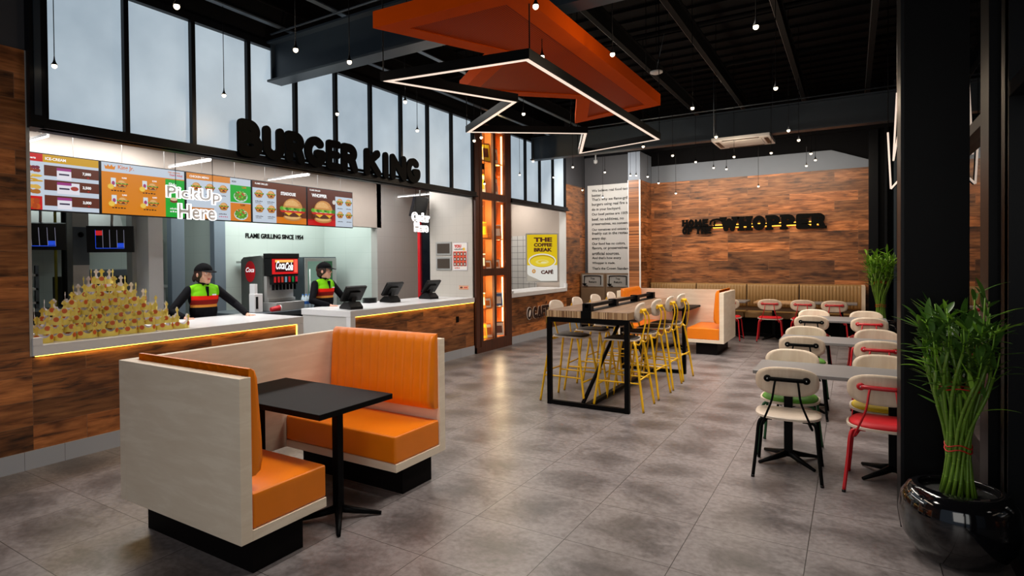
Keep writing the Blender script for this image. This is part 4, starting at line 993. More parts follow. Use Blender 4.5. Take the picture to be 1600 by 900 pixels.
for i, (px, py) in enumerate(BULB):
    z = 3.30
    while True:
        p = at_z(px, py + 2, z)
        if (p.x > -5.32 and p.y < 13.2) or z < 2.0: break
        z -= .03
    z0 = z; top = 4.996
    if inside(p, P2): top = ZO
    L_ = top - z
    if b0 is None:
        b0 = thing('bulb_pendant', '', 'light', p, 0, 'small bare bulbs hanging on thin black cords under the dark ceiling')
        b = MB(); b.lathe([(.004, .075), (.006, .05), (.011, .03), (.022, .011), (.023, .006), (.018, .008)], M['black'], n=16); b.build('socket', b0)
        b = MB(); b.lathe([(.0, -.020), (.010, -.0175), (.0175, -.009), (.0195, .0), (.017, .009), (0, .011)], M['bulb'], n=16); b.build('bulb', b0)
        c0 = MB(); c0.tube([(0, 0, .07), (0, 0, 1)], .0035, M['black'], 6); c0 = c0.build('cord', b0); q = b0; cord_mesh = c0
    else:
        q = dup(b0); q.location = p
    for ch in q.children if False else [o for o in bpy.data.objects if o.parent == q and o.name.startswith('cord')]:
        ch.scale = (1, 1, L_); ch.location = (0, 0, .07 * (1 - L_))
    q['label'] = 'small warm bulb on a thin cord, one of those hung under the ceiling'
# real light of the bulbs near the crown frame
for x, y in ((-4.6, 4.2), (-1.2, 4.6), (-.6, 7.5), (-1.6, 10.5), (-3.6, 10.4), (-4.8, 7.6)):
    l = bpy.data.lights.new('bulb_light', 'POINT'); l.energy = 14; l.color = (1, .78, .55); l.shadow_soft_size = .06
    o = bpy.data.objects.new('bulb_light', l); COL.objects.link(o); o.location = (x, y, 3.2)
# window side zigzag pendant
t = thing('pendant_light', 'slim zigzag of bright light bars hanging by the window frames at right', 'light', (.50, 9.0, 0))
b = MB(); pth = [(.018, 4.0), (.018, 2.61), (-.10, 2.46), (-.13, 3.15)]; pth2 = [(-.04, 3.62), (-.075, 2.80), (.0, 3.3)]
for pp in (pth, pth2):
    for (x0, z0), (x1, z1) in zip(pp, pp[1:]): b.tube([(x0, 0, z0), (x1, 0, z1)], .022, M['black'], 4)
b.build('frame', t)
b = MB()
for pp in (pth[1:], pth2):
    for (x0, z0), (x1, z1) in zip(pp, pp[1:]): b.tube([(x0 - .004, -.022, z0), (x1 - .004, -.022, z1)], .013, M['led'], 4)
b.build('light_strip', t)
b = MB(); b.tube([(-.04, 0, 3.62), (-.04, 0, 4.996)], .006, M['steel'], 6); b.tube([(-.13, 0, 3.15), (-.13, 0, 4.996)], .004, M['black'], 6); b.tube([(.018, 0, 3.95), (.018, 0, 4.996)], .004, M['black'], 6); b.build('suspension_cable', t)
# air conditioner cassette, ceiling speaker
t = thing('air_conditioner', 'white square ceiling air conditioner cassette above the back wall sign', 'air conditioner', (-1.54, 11.12, 3.585))
b = MB(); b.box(-.44, .44, -.42, .42, 0, .055, M['ac'], .01); b.build('body', t)
b = MB(); b.box(-.30, .30, -.28, .28, -.006, .002, M['ac'], .002); b.build('grille', t)
b = MB()
for a in range(4):
    R = Matrix.Rotation(a * PI / 2, 4, 'Z'); b.box(-.28, .28, -.40, -.34, -.004, .001, M['dplastic'], 0, R)
b.build('vent_slot', t)
b = MB()
for x, y in ((-.4, -.4), (.4, .4)): b.tube([(x, y, .05), (x, y, 1.38)], .006, M['galv'], 6)
b.build('hanger', t)
t = thing('ceiling_speaker', 'round white disc hanging from wires under the dark ceiling beyond the orange panel', 'speaker', (-2.05, 7.62, 3.95))
b = MB(); b.lathe([(0, 0), (.05, .0), (.075, .012), (.075, .03), (0, .04)], M['ac'], n=24); b.build('body', t); b = MB(); b.tube([(0, 0, .04), (.0, 0, 1.01)], .004, M['black'], 6); b.tube([(0, 0, .04), (.18, .1, 1.01)], .003, M['galv'], 6); b.build('wire', t)
t = thing('security_camera', 'small grey camera on the dark wall over the recess', 'camera', (-5.2, 13.9, 3.98))
b = MB(); b.lathe([(0, -.05), (.04, -.03), (.05, 0), (.05, .05), (0, .05)], M['ac'], n=16); b.build('body', t); b = MB(); b.tube([(0, 0, .05), (0, 0, .2)], .015, M['ac'], 8); b.build('bracket', t)

# ------------------------------------------------------------------ flat printed pictures
class Sheet:
    """layers of flat shapes on a plate in plane o + U*u + V*v (metres), facing U x V"""
    def __init__(s, o, U, V, e=0): s.b = MB(); s.o, s.U, s.V = Vector(o), Vector(U), Vector(V); s.W = s.U.cross(s.V); s.n = 0; s.e = e
    def c(s, col): return pcol(*col, s.e)
    def poly(s, pts, col):
        s.n += 1; d = s.W * (.0004 + .00025 * s.n)
        s.b.face([s.o + s.U * u + s.V * v + d for u, v in pts], s.c(col))
    def rect(s, u0, u1, v0, v1, col): s.poly([(u0, v0), (u1, v0), (u1, v1), (u0, v1)], col)
    def ell(s, cx, cy, rx, ry, col, a0=0, a1=360, n=22, wob=0, rnd=None):
        s.poly([(cx + rx * math.cos(math.radians(a0 + (a1 - a0) * i / n)) * (1 + wob * math.sin(i * 2.9)), cy + ry * math.sin(math.radians(a0 + (a1 - a0) * i / n)) * (1 + wob * math.sin(i * 2.9))) for i in range(n + (a1 - a0 < 360))], col)
    def burger(s, x, y, w, big=True):
        h = w * .78; q = w / 2
        s.ell(x, y + h * .14, q * .82, h * .16, (196, 132, 66))
        if big: s.ell(x, y + h * .16, q * .7, h * .10, (232, 182, 112))
        s.ell(x, y + h * .30, q * .95, h * .13, (92, 46, 26), wob=.04)
        if big:
            for i in range(14): s.ell(x + q * .85 * math.sin(i * 2.3), y + h * (.30 + .07 * math.cos(i * 1.7)), w * .035, h * .03, ((128, 74, 44), (60, 28, 16))[i % 2], n=8)
        s.poly([(x - q * .9, y + h * .40), (x - q * .35, y + h * .22), (x + q * .1, y + h * .40)], (246, 186, 40)); s.poly([(x + q * .1, y + h * .40), (x + q * .6, y + h * .22), (x + q * .95, y + h * .40)], (246, 186, 40))
        for i in range(5): s.ell(x - q * .8 + i * q * .4, y + h * .42, q * .30, h * .07, ((206, 40, 30), (226, 70, 50))[i % 2])
        if big:
            for i in range(4): s.ell(x - q * .6 + i * q * .4, y + h * .47, q * .2, h * .025, (246, 232, 226))
        for i in range(9): s.ell(x - q * .95 + i * q * .24, y + h * (.53 + .02 * (i % 2)), q * .20, h * .09, ((96, 172, 42), (140, 206, 70), (60, 130, 30))[i % 3], wob=.14)
        s.ell(x, y + h * .58, q * .86, h * .42, (212, 146, 76), 0, 180); s.ell(x - q * .1, y + h * .66, q * .62, h * .27, (236, 182, 112), 0, 180)
        if big:
            for i in range(12): s.ell(x + q * .6 * math.sin(i * 1.9), y + h * (.78 + .12 * math.cos(i * 2.7)), w * .012, h * .010, (250, 232, 196), n=6)
    def salad(s, x, y, w):
        s.ell(x, y, w * .5, w * .34, (206, 226, 220)); s.ell(x, y + w * .04, w * .45, w * .30, (92, 160, 40), wob=.08)
        for i in range(16): s.ell(x + w * .32 * math.sin(i * 2.4), y + w * (.06 + .18 * math.cos(i * 1.3)), w * .07, w * .05, ((150, 200, 60), (206, 50, 36), (236, 220, 170), (66, 130, 34))[i % 4], n=9, wob=.15)
    def textline(s, x, y, w, h, col, n=5):
        g = w / n
        for i in range(n): s.rect(x + g * i, x + g * i + g * .72, y, y + h * (1 if i % 2 else .75), col)
    def done(s, name, par): return s.b.build(name, par, recalc=False)
def board(y0, y1, label):
    t = thing('menu_board', label, 'menu screen', (-7.0, y0, 2.19), 0, None)
    W_ = y1 - y0; H_ = .60
    b = MB(); b.box(-.05, 0, 0, W_, 0, H_, M['dplastic'], .004); b.build('housing', t)
    b = MB(); b.tube([(-.03, W_ * .25, H_), (-.03, W_ * .25, 1.1)], .003, M['steel'], 6); b.tube([(-.03, W_ * .75, H_), (-.03, W_ * .75, 1.1)], .003, M['steel'], 6); b.box(-.3, -.05, W_ * .4, W_ * .6, .25, .35, M['dplastic']); b.build('bracket', t)
    s = Sheet((.001, .012, .012), (0, 1, 0), (0, 0, 1), .82); return t, s, W_ - .024, H_ - .024
G_ = ['']
def stext(t, s, m, u, v, h, w=None, off=.02):
    return text_obj('lettering', s, m, (.008, .012 + u, .012 + v), (0, 1, 0), (0, 0, 1), h=h, w=w, off=off, parent=t)
WHT, BLK, BRN, ORG, GRN, RED, LGT = (246, 246, 246), (20, 12, 10), (96, 40, 18), (226, 134, 12), (20, 176, 50), (206, 22, 20), (206, 218, 232)
mw, mk, mo, mr = pcol(246, 246, 246, 1.0), pcol(30, 14, 10, .3), pcol(216, 110, 10, .9), pcol(206, 22, 20, .9)
# board 1: desserts
t, s, W_, H_ = board(2.33, 3.345, 'leftmost menu screen with brown price rows for desserts and sides')
s.rect(0, W_, 0, H_, LGT); s.rect(0, W_ * .45, H_ * .86, H_, RED); s.rect(W_ * .45, W_, H_ * .86, H_, (214, 162, 14))
s.rect(0, W_ * .44, 0, H_ * .24, RED)
for k, (v, pr) in enumerate(((.62, '7,000'), (.36, '3,500'), (.08, '3,000'))):
    v *= H_; s.rect(W_ * .46, W_, v, v + H_ * .19, BRN); s.rect(W_ * .58, W_ * (.72 if k != 1 else .80), v - H_ * .05, v + H_ * .16, (240, 236, 246)); s.rect(W_ * .58, W_ * .72, v + H_ * .11, v + H_ * .16, (160, 50, 130)); s.rect(W_ * .60, W_ * .70, v + H_ * .03, v + H_ * .06, (60, 50, 80))
    if k == 1: s.ell(W_ * .75, v + H_ * .06, W_ * .04, H_ * .04, (170, 60, 50))
    stext(t, pr, mw, W_ * .83, v + H_ * .06, .036, off=.04)
    s.rect(W_ * .88, W_ * .90, v + H_ * .02, v + H_ * .035, RED)
for i in range(30): s.ell(W_ * (.30 + .10 * math.sin(i * 1.7)), H_ * (.56 + .06 * math.cos(i * 2.3)), W_ * .05, H_ * .012, ((226, 180, 60), (240, 206, 100), (206, 150, 40))[i % 3], n=8)
for i in range(16): s.ell(W_ * (.30 + .09 * math.sin(i * 1.9)), H_ * (.36 + .05 * math.cos(i * 2.3)), W_ * .035, H_ * .035, ((206, 150, 50), (176, 110, 36), (226, 180, 80))[i % 3], n=10)
for i in range(12): s.ell(W_ * (.32 + .08 * math.sin(i * 1.9)), H_ * (.72 + .03 * math.cos(i * 2.3)), W_ * .025, H_ * .03, ((206, 110, 40), (150, 60, 30), (120, 40, 60))[i % 3], n=10)
for i in range(12): s.ell(W_ * (.30 + .09 * math.sin(i * 1.9)), H_ * (.10 + .05 * math.cos(i * 2.3)), W_ * .03, H_ * .05, ((196, 90, 20), (176, 70, 20))[i % 2], n=10)
s.done('display', t); stext(t, 'ICE-CREAM', mw, W_ * .47, H_ * .90, .03, off=.03); stext(t, 'Desserts', mw, W_ * .28, H_ * .90, .022, off=.03)
# board 2: King Jr
t, s, W_, H_ = board(3.352, 4.36, 'orange menu screen headed King Jr with a green strip at its right')
s.rect(0, W_, 0, H_, ORG); s.rect(0, W_, H_ * .82, H_, LGT); s.rect(W_ * .75, W_, 0, H_ * .80, GRN)
s.poly([(W_ * .04, H_ * .87), (W_ * .03, H_ * .95), (W_ * .055, H_ * .92), (W_ * .07, H_ * .965), (W_ * .09, H_ * .92), (W_ * .11, H_ * .965), (W_ * .13, H_ * .92), (W_ * .155, H_ * .95), (W_ * .145, H_ * .87)], ORG)
for cx, cy, nm in ((.10, .50, '8,000'), (.46, .50, '8,500'), (.10, .16, '5,000'), (.46, .16, '8,000')):
    x, y = cx * W_, cy * H_
    s.rect(x, x + .055, y + .02, y + .12, (226, 236, 240)); s.ell(x + .027, y + .06, .018, .024, (170, 60, 120)); s.ell(x, y + .02, .035, .03, (246, 206, 80), wob=.2); s.burger(x + .12, y + .01, .12, False)
    s.textline(x, y - .03, .16, .014, BLK); stext(t, nm, mw, x + .12, y + .115, .022, off=.03)
s.ell(W_ * .84, H_ * .34, .05, .022, (120, 50, 30)); s.ell(W_ * .84, H_ * .38, .045, .02, (236, 206, 170)); s.textline(W_ * .79, H_ * .10, .15, .02, WHT); s.textline(W_ * .79, H_ * .16, .10, .02, WHT)
s.done('display', t); stext(t, 'King Jr.', mo, W_ * .18, H_ * .865, .06, off=.02); stext(t, 'THE CROWN', mo, W_ * .78, H_ * .93, .02, off=.03); stext(t, 'THAT WINS', mr, W_ * .80, H_ * .87, .024, off=.03); stext(t, 'Slide', mw, W_ * .79, H_ * .66, .04, off=.03)
# board 3
t, s, W_, H_ = board(4.367, 5.345, 'menu screen with sandwiches on grey and two salads on green and orange')
s.rect(0, W_, 0, H_, LGT); s.rect(0, W_ * .66, H_ * .86, H_, (226, 140, 50)); s.rect(W_ * .66, W_, H_ * .44, H_ * .84, GRN); s.rect(W_ * .66, W_, 0, H_ * .42, (226, 130, 30)); s.rect(0, W_ * .4, 0, H_ * .25, (206, 130, 60))
s.salad(W_ * .83, H_ * .58, .22); s.salad(W_ * .83, H_ * .15, .22)
for i in range(3):
    s.burger(W_ * (.13 + .2 * i), H_ * .62, .13, False); s.textline(W_ * (.06 + .2 * i), H_ * .54, .11, .014, (90, 80, 90))
s.burger(W_ * .53, H_ * .22, .13, False); s.textline(W_ * .45, H_ * .12, .12, .014, (60, 50, 60)); s.textline(W_ * .45, H_ * .06, .14, .014, (206, 110, 140))
s.done('display', t); stext(t, 'CHICKEN MENU', mw, W_ * .04, H_ * .90, .028, off=.03); stext(t, '1,500', mo, W_ * .85, H_ * .77, .03, off=.03); stext(t, '3,250', mk, W_ * .82, H_ * .35, .03, off=.03); stext(t, 'SIDES', mk, W_ * .68, H_ * .90, .022, off=.03)
# board 4
t, s, W_, H_ = board(5.352, 6.352, 'brown menu screen with a large burger and small sandwiches at its left')
s.rect(0, W_, 0, H_, (106, 50, 22)); s.rect(0, W_ * .42, 0, H_ * .84, LGT); s.rect(W_ * .42, W_, 0, H_ * .16, (226, 126, 20))
for i in range(2):
    for j in range(2): s.burger(W_ * (.11 + .2 * i), H_ * (.60 - .36 * j), .14, False); s.textline(W_ * (.04 + .2 * i), H_ * (.50 - .37 * j), .13, .014, (60, 50, 50)); s.textline(W_ * (.04 + .2 * i), H_ * (.46 - .37 * j), .10, .012, (120, 110, 110))
s.burger(W_ * .70, H_ * .08, .42); s.done('display', t); stext(t, 'FLAME GRILLED', mw, W_ * .04, H_ * .92, .024, off=.03); stext(t, 'STEAKHOUSE', mw, W_ * .50, H_ * .72, .05, w=.28, off=.05)
# board 5
t, s, W_, H_ = board(6.359, 7.362, 'rightmost menu screen with a large burger on brown and red')
s.rect(0, W_, 0, H_, (96, 40, 20)); s.rect(0, W_ * .60, 0, H_ * .16, (206, 20, 20)); s.rect(W_ * .60, W_, 0, H_ * .84, LGT)
s.poly([(0, H_ * .16), (W_ * .6, H_ * .16), (W_ * .6, H_ * .3), (0, H_ * .12)], (170, 24, 20))
for i in range(2):
    for j in range(2): s.burger(W_ * (.70 + .19 * i), H_ * (.60 - .36 * j), .14, False); s.textline(W_ * (.64 + .19 * i), H_ * (.50 - .37 * j), .12, .014, (60, 50, 50))
s.burger(W_ * .30, H_ * .08, .44); s.ell(W_ * .53, H_ * .66, .035, .035, (230, 220, 210)); s.done('display', t); stext(t, 'FLAME GRILLED', mw, W_ * .04, H_ * .92, .024, off=.03); stext(t, 'WHOPPER', mw, W_ * .08, H_ * .76, .055, w=.32, off=.05)

# neon signs
def neon(lines_, y0, z0, widths, h, x, label):
    t = thing('neon_sign', label, 'sign', (x, y0, z0))
    for i, (s_, wd, dy) in enumerate(zip(lines_, widths[0], widths[1])):
        zz = -(h * 1.12) * i
        text_obj('letter_face', s_, M['neonfill'], (-.004, dy, zz), (0, 1, 0), (0, 0, 1), w=wd, h=h, off=.035, ext=.002, parent=t)
        text_obj('neon_tube', s_, M['neon'], (0, dy, zz), (0, 1, 0), (0, 0, 1), w=wd + .01, h=h + .01, off=.045, outline=.014, parent=t)
    b = MB(); b.tube([(0, .10, h), (0, .10, 2.9 - z0 + .2)], .003, M['black'], 5); b.tube([(0, widths[0][0] * .85, h), (0, widths[0][0] * .85, 2.9 - z0 + .2)], .003, M['black'], 5); b.build('cord', t)
neon(('PickUp', 'Here'), 3.30, 2.245, ((.60, .42), (0, .12)), .150, -5.62, 'white glowing PickUp Here letters hanging over the pick-up counter')
neon(('Order', 'Here'), 7.20, 2.235, ((.44, .34), (0, .06)), .14, -5.62, 'white glowing Order Here letters hanging over the order counter')
# ------------------------------------------------------------------ paper crowns
def make_crown():
    t = thing('paper_crown_hat', '', 'paper crown', (0, 0, 0), 0, 'paper crowns piled on the pick-up counter')
    R = .089; n = 90; PT = 5
    def prof(u):                      # height of the card round the ring, u in 0..1; front point at u=0
        f = (u * PT) % 1; d = min(f, 1 - f) * 2
        return .044 + .046 * max(0, 1 - d * 1.15) ** 1.7
    for nm, m, dr in (('outer_band', M['paper_y'], 0), ('inner_lining', M['paper_w'], -.0012)):
        b = MB(); k = b.mi(m); lo = []; hi = []
        for i in range(n):
            a = 2 * PI * i / n; r = R + dr; z = prof(i / n); rr = r * (1 + .03 * z / .09)
            lo.append(b.bm.verts.new((r * math.cos(a), r * math.sin(a), 0))); hi.append(b.bm.verts.new((rr * math.cos(a), rr * math.sin(a), z)))
        for i in range(n):
            j = (i + 1) % n; f = b.bm.faces.new((lo[i], lo[j], hi[j], hi[i])); f.material_index = k; f.smooth = True
        for q in range(PT):           # trefoil tips
            a = 2 * PI * q / PT; c, s = math.cos(a), math.sin(a); r = (R + dr) * 1.03
            b.face([Vector((r * c, r * s, 0)) + Vector((-s, c, 0)) * ou_ + Vector((0, 0, ov_)) for ou_, ov_ in ((-.011, .078), (.011, .078), (.007, .12), (-.007, .12))], m)
            for (ou, ov, rad) in ((0, .114, .0085), (0, .102, .0115), (-.013, .115, .0110), (.013, .115, .0110), (0, .129, .0115)):
                ctr = Vector((r * c, r * s, 0)); b.face([ctr + Vector((-s, c, 0)) * (ou + rad * math.cos(2 * PI * w_ / 12)) + Vector((0, 0, ov + rad * math.sin(2 * PI * w_ / 12))) for w_ in range(12)], m)
        b.build(nm, t, recalc=False)
    for q in range(PT):
        b = MB(); a = 2 * PI * q / PT; c, s = math.cos(a), math.sin(a); r = R * 1.02 + .0015
        for rr, m, e in ((.0205, M['emblem'], 0), (.0135, pcol(226, 130, 50), .0007), (.011, M['emblem'], .0012)):
            b.face([Vector(((r + e) * c, (r + e) * s, .048)) + Vector((-s, c, 0)) * rr * math.cos(2 * PI * w_ / 20) + Vector((0, 0, rr * math.sin(2 * PI * w_ / 20))) for w_ in range(20)], m)
        b.build('emblem', t, recalc=False)
    return t
cr0 = make_crown(); first = True
rows_ = []
for k in range(8):
    nk = 8 - k
    for i in range(nk): rows_.append((-5.655 - .035 * k, 2.215 + .175 * i + .0875 * k, .986 + .066 * k, k, i, 0))
for k in range(4):
    nk = 6 - k
    for i in range(nk): rows_.append((-5.86 - .035 * k, 2.20 + .175 * i + .0875 * k, .986 + .066 * k, k, i, 1))
for k in range(3): rows_.append((-5.84, 2.05 + .115, .986 + .061 * (k + 6), 9, 9, 2)) if False else None
nm = ('bottom', 'second', 'third', 'fourth', 'fifth', 'sixth', 'seventh', 'top')
ords = ('first', 'second', 'third', 'fourth', 'fifth', 'sixth', 'seventh', 'eighth')
for x, y, z, k, i, dep in rows_:
    q = cr0 if first else dup(cr0); first = False
    ang = random.uniform(-.25, .25) - .62
    q.location = (x + random.uniform(-.006, .006), y + random.uniform(-.006, .006), z); q.rotation_euler = (random.uniform(-.03, .03), random.uniform(-.03, .03), ang)
    q['label'] = 'yellow paper crown alone at the very top of the pile' if k == 7 else 'yellow paper crown, %s from left, %s layer up, %s face of the pile' % (ords[i], ('bottom',) [0] if k == 0 else nm[k], ('front', 'rear')[dep])
    if k == 0: q['label'] = 'yellow paper crown, %s from left in the bottom layer, %s face of the pile' % (ords[i], ('front', 'rear')[dep])

# ------------------------------------------------------------------ tills
def till(loc, rz, label):
    t = thing('point_of_sale_till', label, 'till', loc, rz, 'black till screens on the order counter')
    b = MB(); P_ = M['dplastic']
    b.slab([(-.15, 0), (.13, 0), (.13, .035), (.06, .10), (-.04, .10), (-.15, .03)], (0, .10, 0), (1, 0, 0), (0, 0, 1), .20, P_, .004); b.build('base', t)
    b = MB(); b.slab([(-.02, .09), (.05, .09), (.075, .20), (.02, .20)], (0, .035, 0), (1, 0, 0), (0, 0, 1), .07, P_, .003); b.build('arm', t)
    R = Matrix.Translation((.045, 0, .205)) @ Matrix.Rotation(R_(38), 4, 'Y')
    b = MB(); b.box(-.018, .018, -.165, .165, -.115, .135, P_, .006, R); b.box(.018, .04, -.08, .08, -.06, .06, P_, .004, R); b.build('monitor', t)
    b = MB(); b.box(-.0195, -.018, -.15, .15, -.10, .12, M['screen'], 0, R); b.build('screen', t)
    b = MB(); b.tube([(.03, .02, .06), (.10, .05, .03), (.13, .08, .004)], .004, M['cap'], 6); b.build('cable', t)
    return t
till((-5.72, 5.97, .986), R_(-12), 'till nearest the camera on the order counter, before the bespectacled worker')
till((-6.08, 7.22, .986), R_(-10), 'middle till on the order counter, beside a stack of dark trays')
till((-6.02, 8.16, .986), R_(-6), 'farthest till on the order counter, next to the tiled wall')
till((-5.95, 10.42, .986), R_(-10), 'till on the cafe counter, partly hidden by the tall cabinet')
bpy.data.objects['point_of_sale_till.003'].pop('group', None) if 'point_of_sale_till.003' in bpy.data.objects else None
t = thing('card_holder', 'short stack of dark flat trays beside the middle till', 'tray stack', (-6.30, 6.98, .986))
for i in range(5): b = MB(); b.box(-.07, .07, -.09, .09, i * .016, i * .016 + .012, M['dplastic'], .003); b.build('tray', t)

# ------------------------------------------------------------------ service wall things
fy = 8.76
for i, z in enumerate((1.73, 1.46)):
    t = thing('wall_screen', ('upper', 'lower')[i] + ' of two small dark framed screens on the tiled wall', 'screen', (-6.12, fy, z), 0)
    b = MB(); b.box(-.165, .165, -.018, 0, 0, .235, M['steel'], .003); b.build('frame', t); b = MB(); b.box(-.135, .135, -.021, -.018, .03, .205, pcol(70, 60, 52)); b.build('display', t)
t = thing('poster', 'small white notice with red heading and rows of round pictures beside the dark screens', 'poster', (-5.92, fy, 1.46))
b = MB(); b.box(0, .30, -.012, 0, 0, .48, M['paper_w']); b.build('board', t)
s = Sheet((0, -.0125, 0), (1, 0, 0), (0, 0, 1)); s.rect(.01, .29, .01, .47, (236, 230, 224)); s.rect(.01, .29, .07, .33, (226, 90, 60))
for r in range(3):
    for c in range(4): s.ell(.045 + .07 * c, .285 - .09 * r, .028, .034, (40, 30, 30)); s.ell(.045 + .07 * c, .285 - .09 * r, .018, .02, (200, 190, 180))
s.textline(.04, .36, .2, .02, (60, 40, 40), 6); s.textline(.04, .03, .12, .02, (206, 40, 30), 3); s.ell(.24, .37, .022, .026, (240, 190, 30)); s.done('print', t)
text_obj('lettering', 'YOU', pcol(206, 30, 24), (.03, -.0165, .395), (1, 0, 0), (0, 0, 1), h=.055, off=.06, parent=t)
t = thing('label_sign', 'small orange and white sticker low on the tiled wall by the cabinet', 'sticker', (-5.80, fy, 1.125))
b = MB(); b.box(0, .2, -.004, 0, 0, .06, pcol(226, 190, 160)); b.build('sheet', t); s = Sheet((0, -.0045, 0), (1, 0, 0), (0, 0, 1)); s.rect(.0, .2, .052, .06, (220, 110, 40)); s.rect(0, .2, 0, .008, (220, 110, 40)); s.ell(.05, .03, .03, .015, (90, 40, 30)); s.rect(.1, .18, .02, .04, (200, 60, 40)); s.done('print', t)
t = thing('hanging_screen', 'dark screen seen edge-on under the light box above the doorway', 'screen', (-6.5, 8.55, 2.42)); b = MB(); b.box(-.03, .03, -.28, .12, 0, .36, M['screen'], .004, Matrix.Rotation(.3, 4, 'Y')); b.build('housing', t); b = MB(); b.tube([(0.05, -.05, .34), (0.05, -.05, .88)], .012, M['steel'], 8); b.build('bracket', t)
# cafe poster
ang = R_(31)
t = thing('poster', 'yellow framed poster reading The Coffee Break above the cafe counter', 'poster', (-5.98, 11.75, 1.16), ang)
pw, ph = .66, 1.02
b = MB(); b.box(-.03, pw + .03, -.0, .03, -.03, ph + .03, M['steel'], .004); b.build('frame', t)
s = Sheet((0, -.002, 0), (1, 0, 0), (0, 0, 1), .75); YL = (240, 204, 20)
s.rect(0, pw, ph * .28, ph, YL); s.rect(0, pw, 0, ph * .34, (240, 236, 226)); s.poly([(0, .0), (.30, 0), (.2, .05), (.04, .12), (0, .16)], (186, 176, 160))
s.ell(pw / 2, ph * .43, pw * .46, ph * .16, (250, 246, 236)); s.ell(pw / 2, ph * .43, pw * .42, ph * .135, (196, 160, 20)); s.ell(pw / 2, ph * .42, pw * .40, ph * .115, (246, 216, 50))
s.ell(pw * .5, ph * .41, pw * .22, ph * .05, (250, 232, 120)); s.ell(pw * .5, ph * .415, pw * .14, ph * .028, (240, 206, 50)); s.ell(pw * .55, ph * .40, pw * .10, ph * .02, (252, 240, 170)); s.done('print', t)
DK = pcol(90, 36, 16)
for s_, z, h, w_ in (('THE', .84, .10, .40), ('COFFEE', .735, .085, .40), ('BREAK', .63, .085, .40)):
    text_obj('lettering', s_, DK, (pw / 2 + .02, -.010, z * ph), (1, 0, 0), (0, 0, 1), h=h, w=w_, off=.06, parent=t, align='CENTER')
text_obj('lettering', 'CAFÉ', DK, (pw * .66, -.010, ph * .15), (1, 0, 0), (0, 0, 1), h=.10, w=.27, off=.06, parent=t, align='CENTER')
b = MB(); b.slab([(.145 + .04 * math.cos(2 * PI * i / 20), .215 + .045 * math.sin(2 * PI * i / 20)) for i in range(20)], (0, -.008, 0), (1, 0, 0), (0, 0, 1), .002, pcol(226, 160, 30)); b.slab([(.145 + .02 * math.cos(2 * PI * i / 20), .215 + .025 * math.sin(2 * PI * i / 20)) for i in range(20)], (0, -.0105, 0), (1, 0, 0), (0, 0, 1), .002, pcol(250, 240, 210)); b.build('round_emblem', t)

# ------------------------------------------------------------------ kitchen
text_root = thing('wall_lettering', 'black FLAME GRILLING SINCE 1954 lettering on the pale wall over the drinks machine', 'lettering', (0, 0, 0))
text_obj('text_line', 'FLAME GRILLING SINCE 1954', M['blackm'], (-8.995, 6.735, 2.065), (0, 1, 0), (0, 0, 1), w=1.33, h=.088, off=.03, ext=.004, parent=text_root)
for y in (2.66, 4.42, 6.0, 9.1):
    t = thing('tube_light', 'slim white linear light hanging over the service area behind the counter', 'light', (-7.0, y, 2.88), 0, 'linear lights over the service area')
    b = MB(); b.box(-.45, .45, -.013, .013, .01, .035, M['ac']); b.build('housing', t); b = MB(); b.box(-.44, .44, -.012, .012, 0, .01, M['tube']); b.build('diffuser', t)
    b = MB(); b.tube([(-.3, 0, .05), (-.3, 0, .42)], .004, M['steel'], 5); b.tube([(.3, 0, .05), (.3, 0, .42)], .004, M['steel'], 5); b.build('cord', t)
# back counter with the drinks dispenser
t = thing('back_counter', 'dark steel back counter carrying the red and grey drinks dispenser', 'counter', (-7.72, 5.10, 0))
b = MB(); b.box(0, .92, 0, 1.80, .86, .93, M['galv'], .004); b.box(0.02, .88, .04, 1.76, .10, .86, M['dplastic']); b.build('body', t); b = MB(); b.box(.89, .905, .1, .85, .15, .8, M['steel']); b.box(.89, .905, .95, 1.7, .15, .8, M['steel']); b.build('door', t)
t = thing('drinks_dispenser', 'tall grey soda fountain with red logo disc on its side and lit red front', 'drinks machine', (-7.10, 5.60, .93)); t.scale = (1, .87, 1)
gr = plain('dark_grey_metallic', (.13, .145, .135), .32, .35)
b = MB(); b.slab([(-.50, 0), (0, 0), (0, .76), (-.06, .80), (-.44, .78), (-.50, .74)], (0, .60, 0), (1, 0, 0), (0, 0, 1), .60, gr, .008); b.build('cabinet', t)
b = MB(); b.slab([(-.40 + .12 + .115 * math.cos(2 * PI * i / 28), .57 + .155 * math.sin(2 * PI * i / 28)) for i in range(28)], (0, -.001, 0), (1, 0, 0), (0, 0, 1), .004, pcol(206, 16, 30)); b.build('logo_disc', t)
text_obj('logo_lettering', 'Coca', mw, (-.375, -.0065, .56), (1, 0, 0), (0, 0, 1), w=.19, h=.07, off=.02, shear=.35, parent=t)
b = MB(); b.box(0, .16, .02, .60, .50, .82, M['dplastic'], .012); b.box(0, .17, .01, .61, .76, .83, M['dplastic'], .008); b.build('head', t)
b = MB(); b.box(.16, .165, .04, .58, .53, .75, pcol(206, 20, 24, 1.1)); b.box(.165, .167, .10, .48, .56, .72, pcol(60, 10, 14, .6)); b.box(.165, .168, .50, .57, .55, .74, pcol(240, 90, 70, 1.2)); b.box(.165, .168, .10, .48, .70, .735, pcol(250, 180, 90, 1.2)); b.build('lit_panel', t)
text_obj('logo_lettering', 'Coca', pcol(250, 250, 250, 1.3), (.172, .11, .60), (0, 1, 0), (0, 0, 1), w=.18, h=.12, off=.03, shear=.35, parent=t)
text_obj('logo_lettering', 'Cola', pcol(250, 250, 250, 1.3), (.172, .30, .58), (0, 1, 0), (0, 0, 1), w=.17, h=.12, off=.03, shear=.35, parent=t)
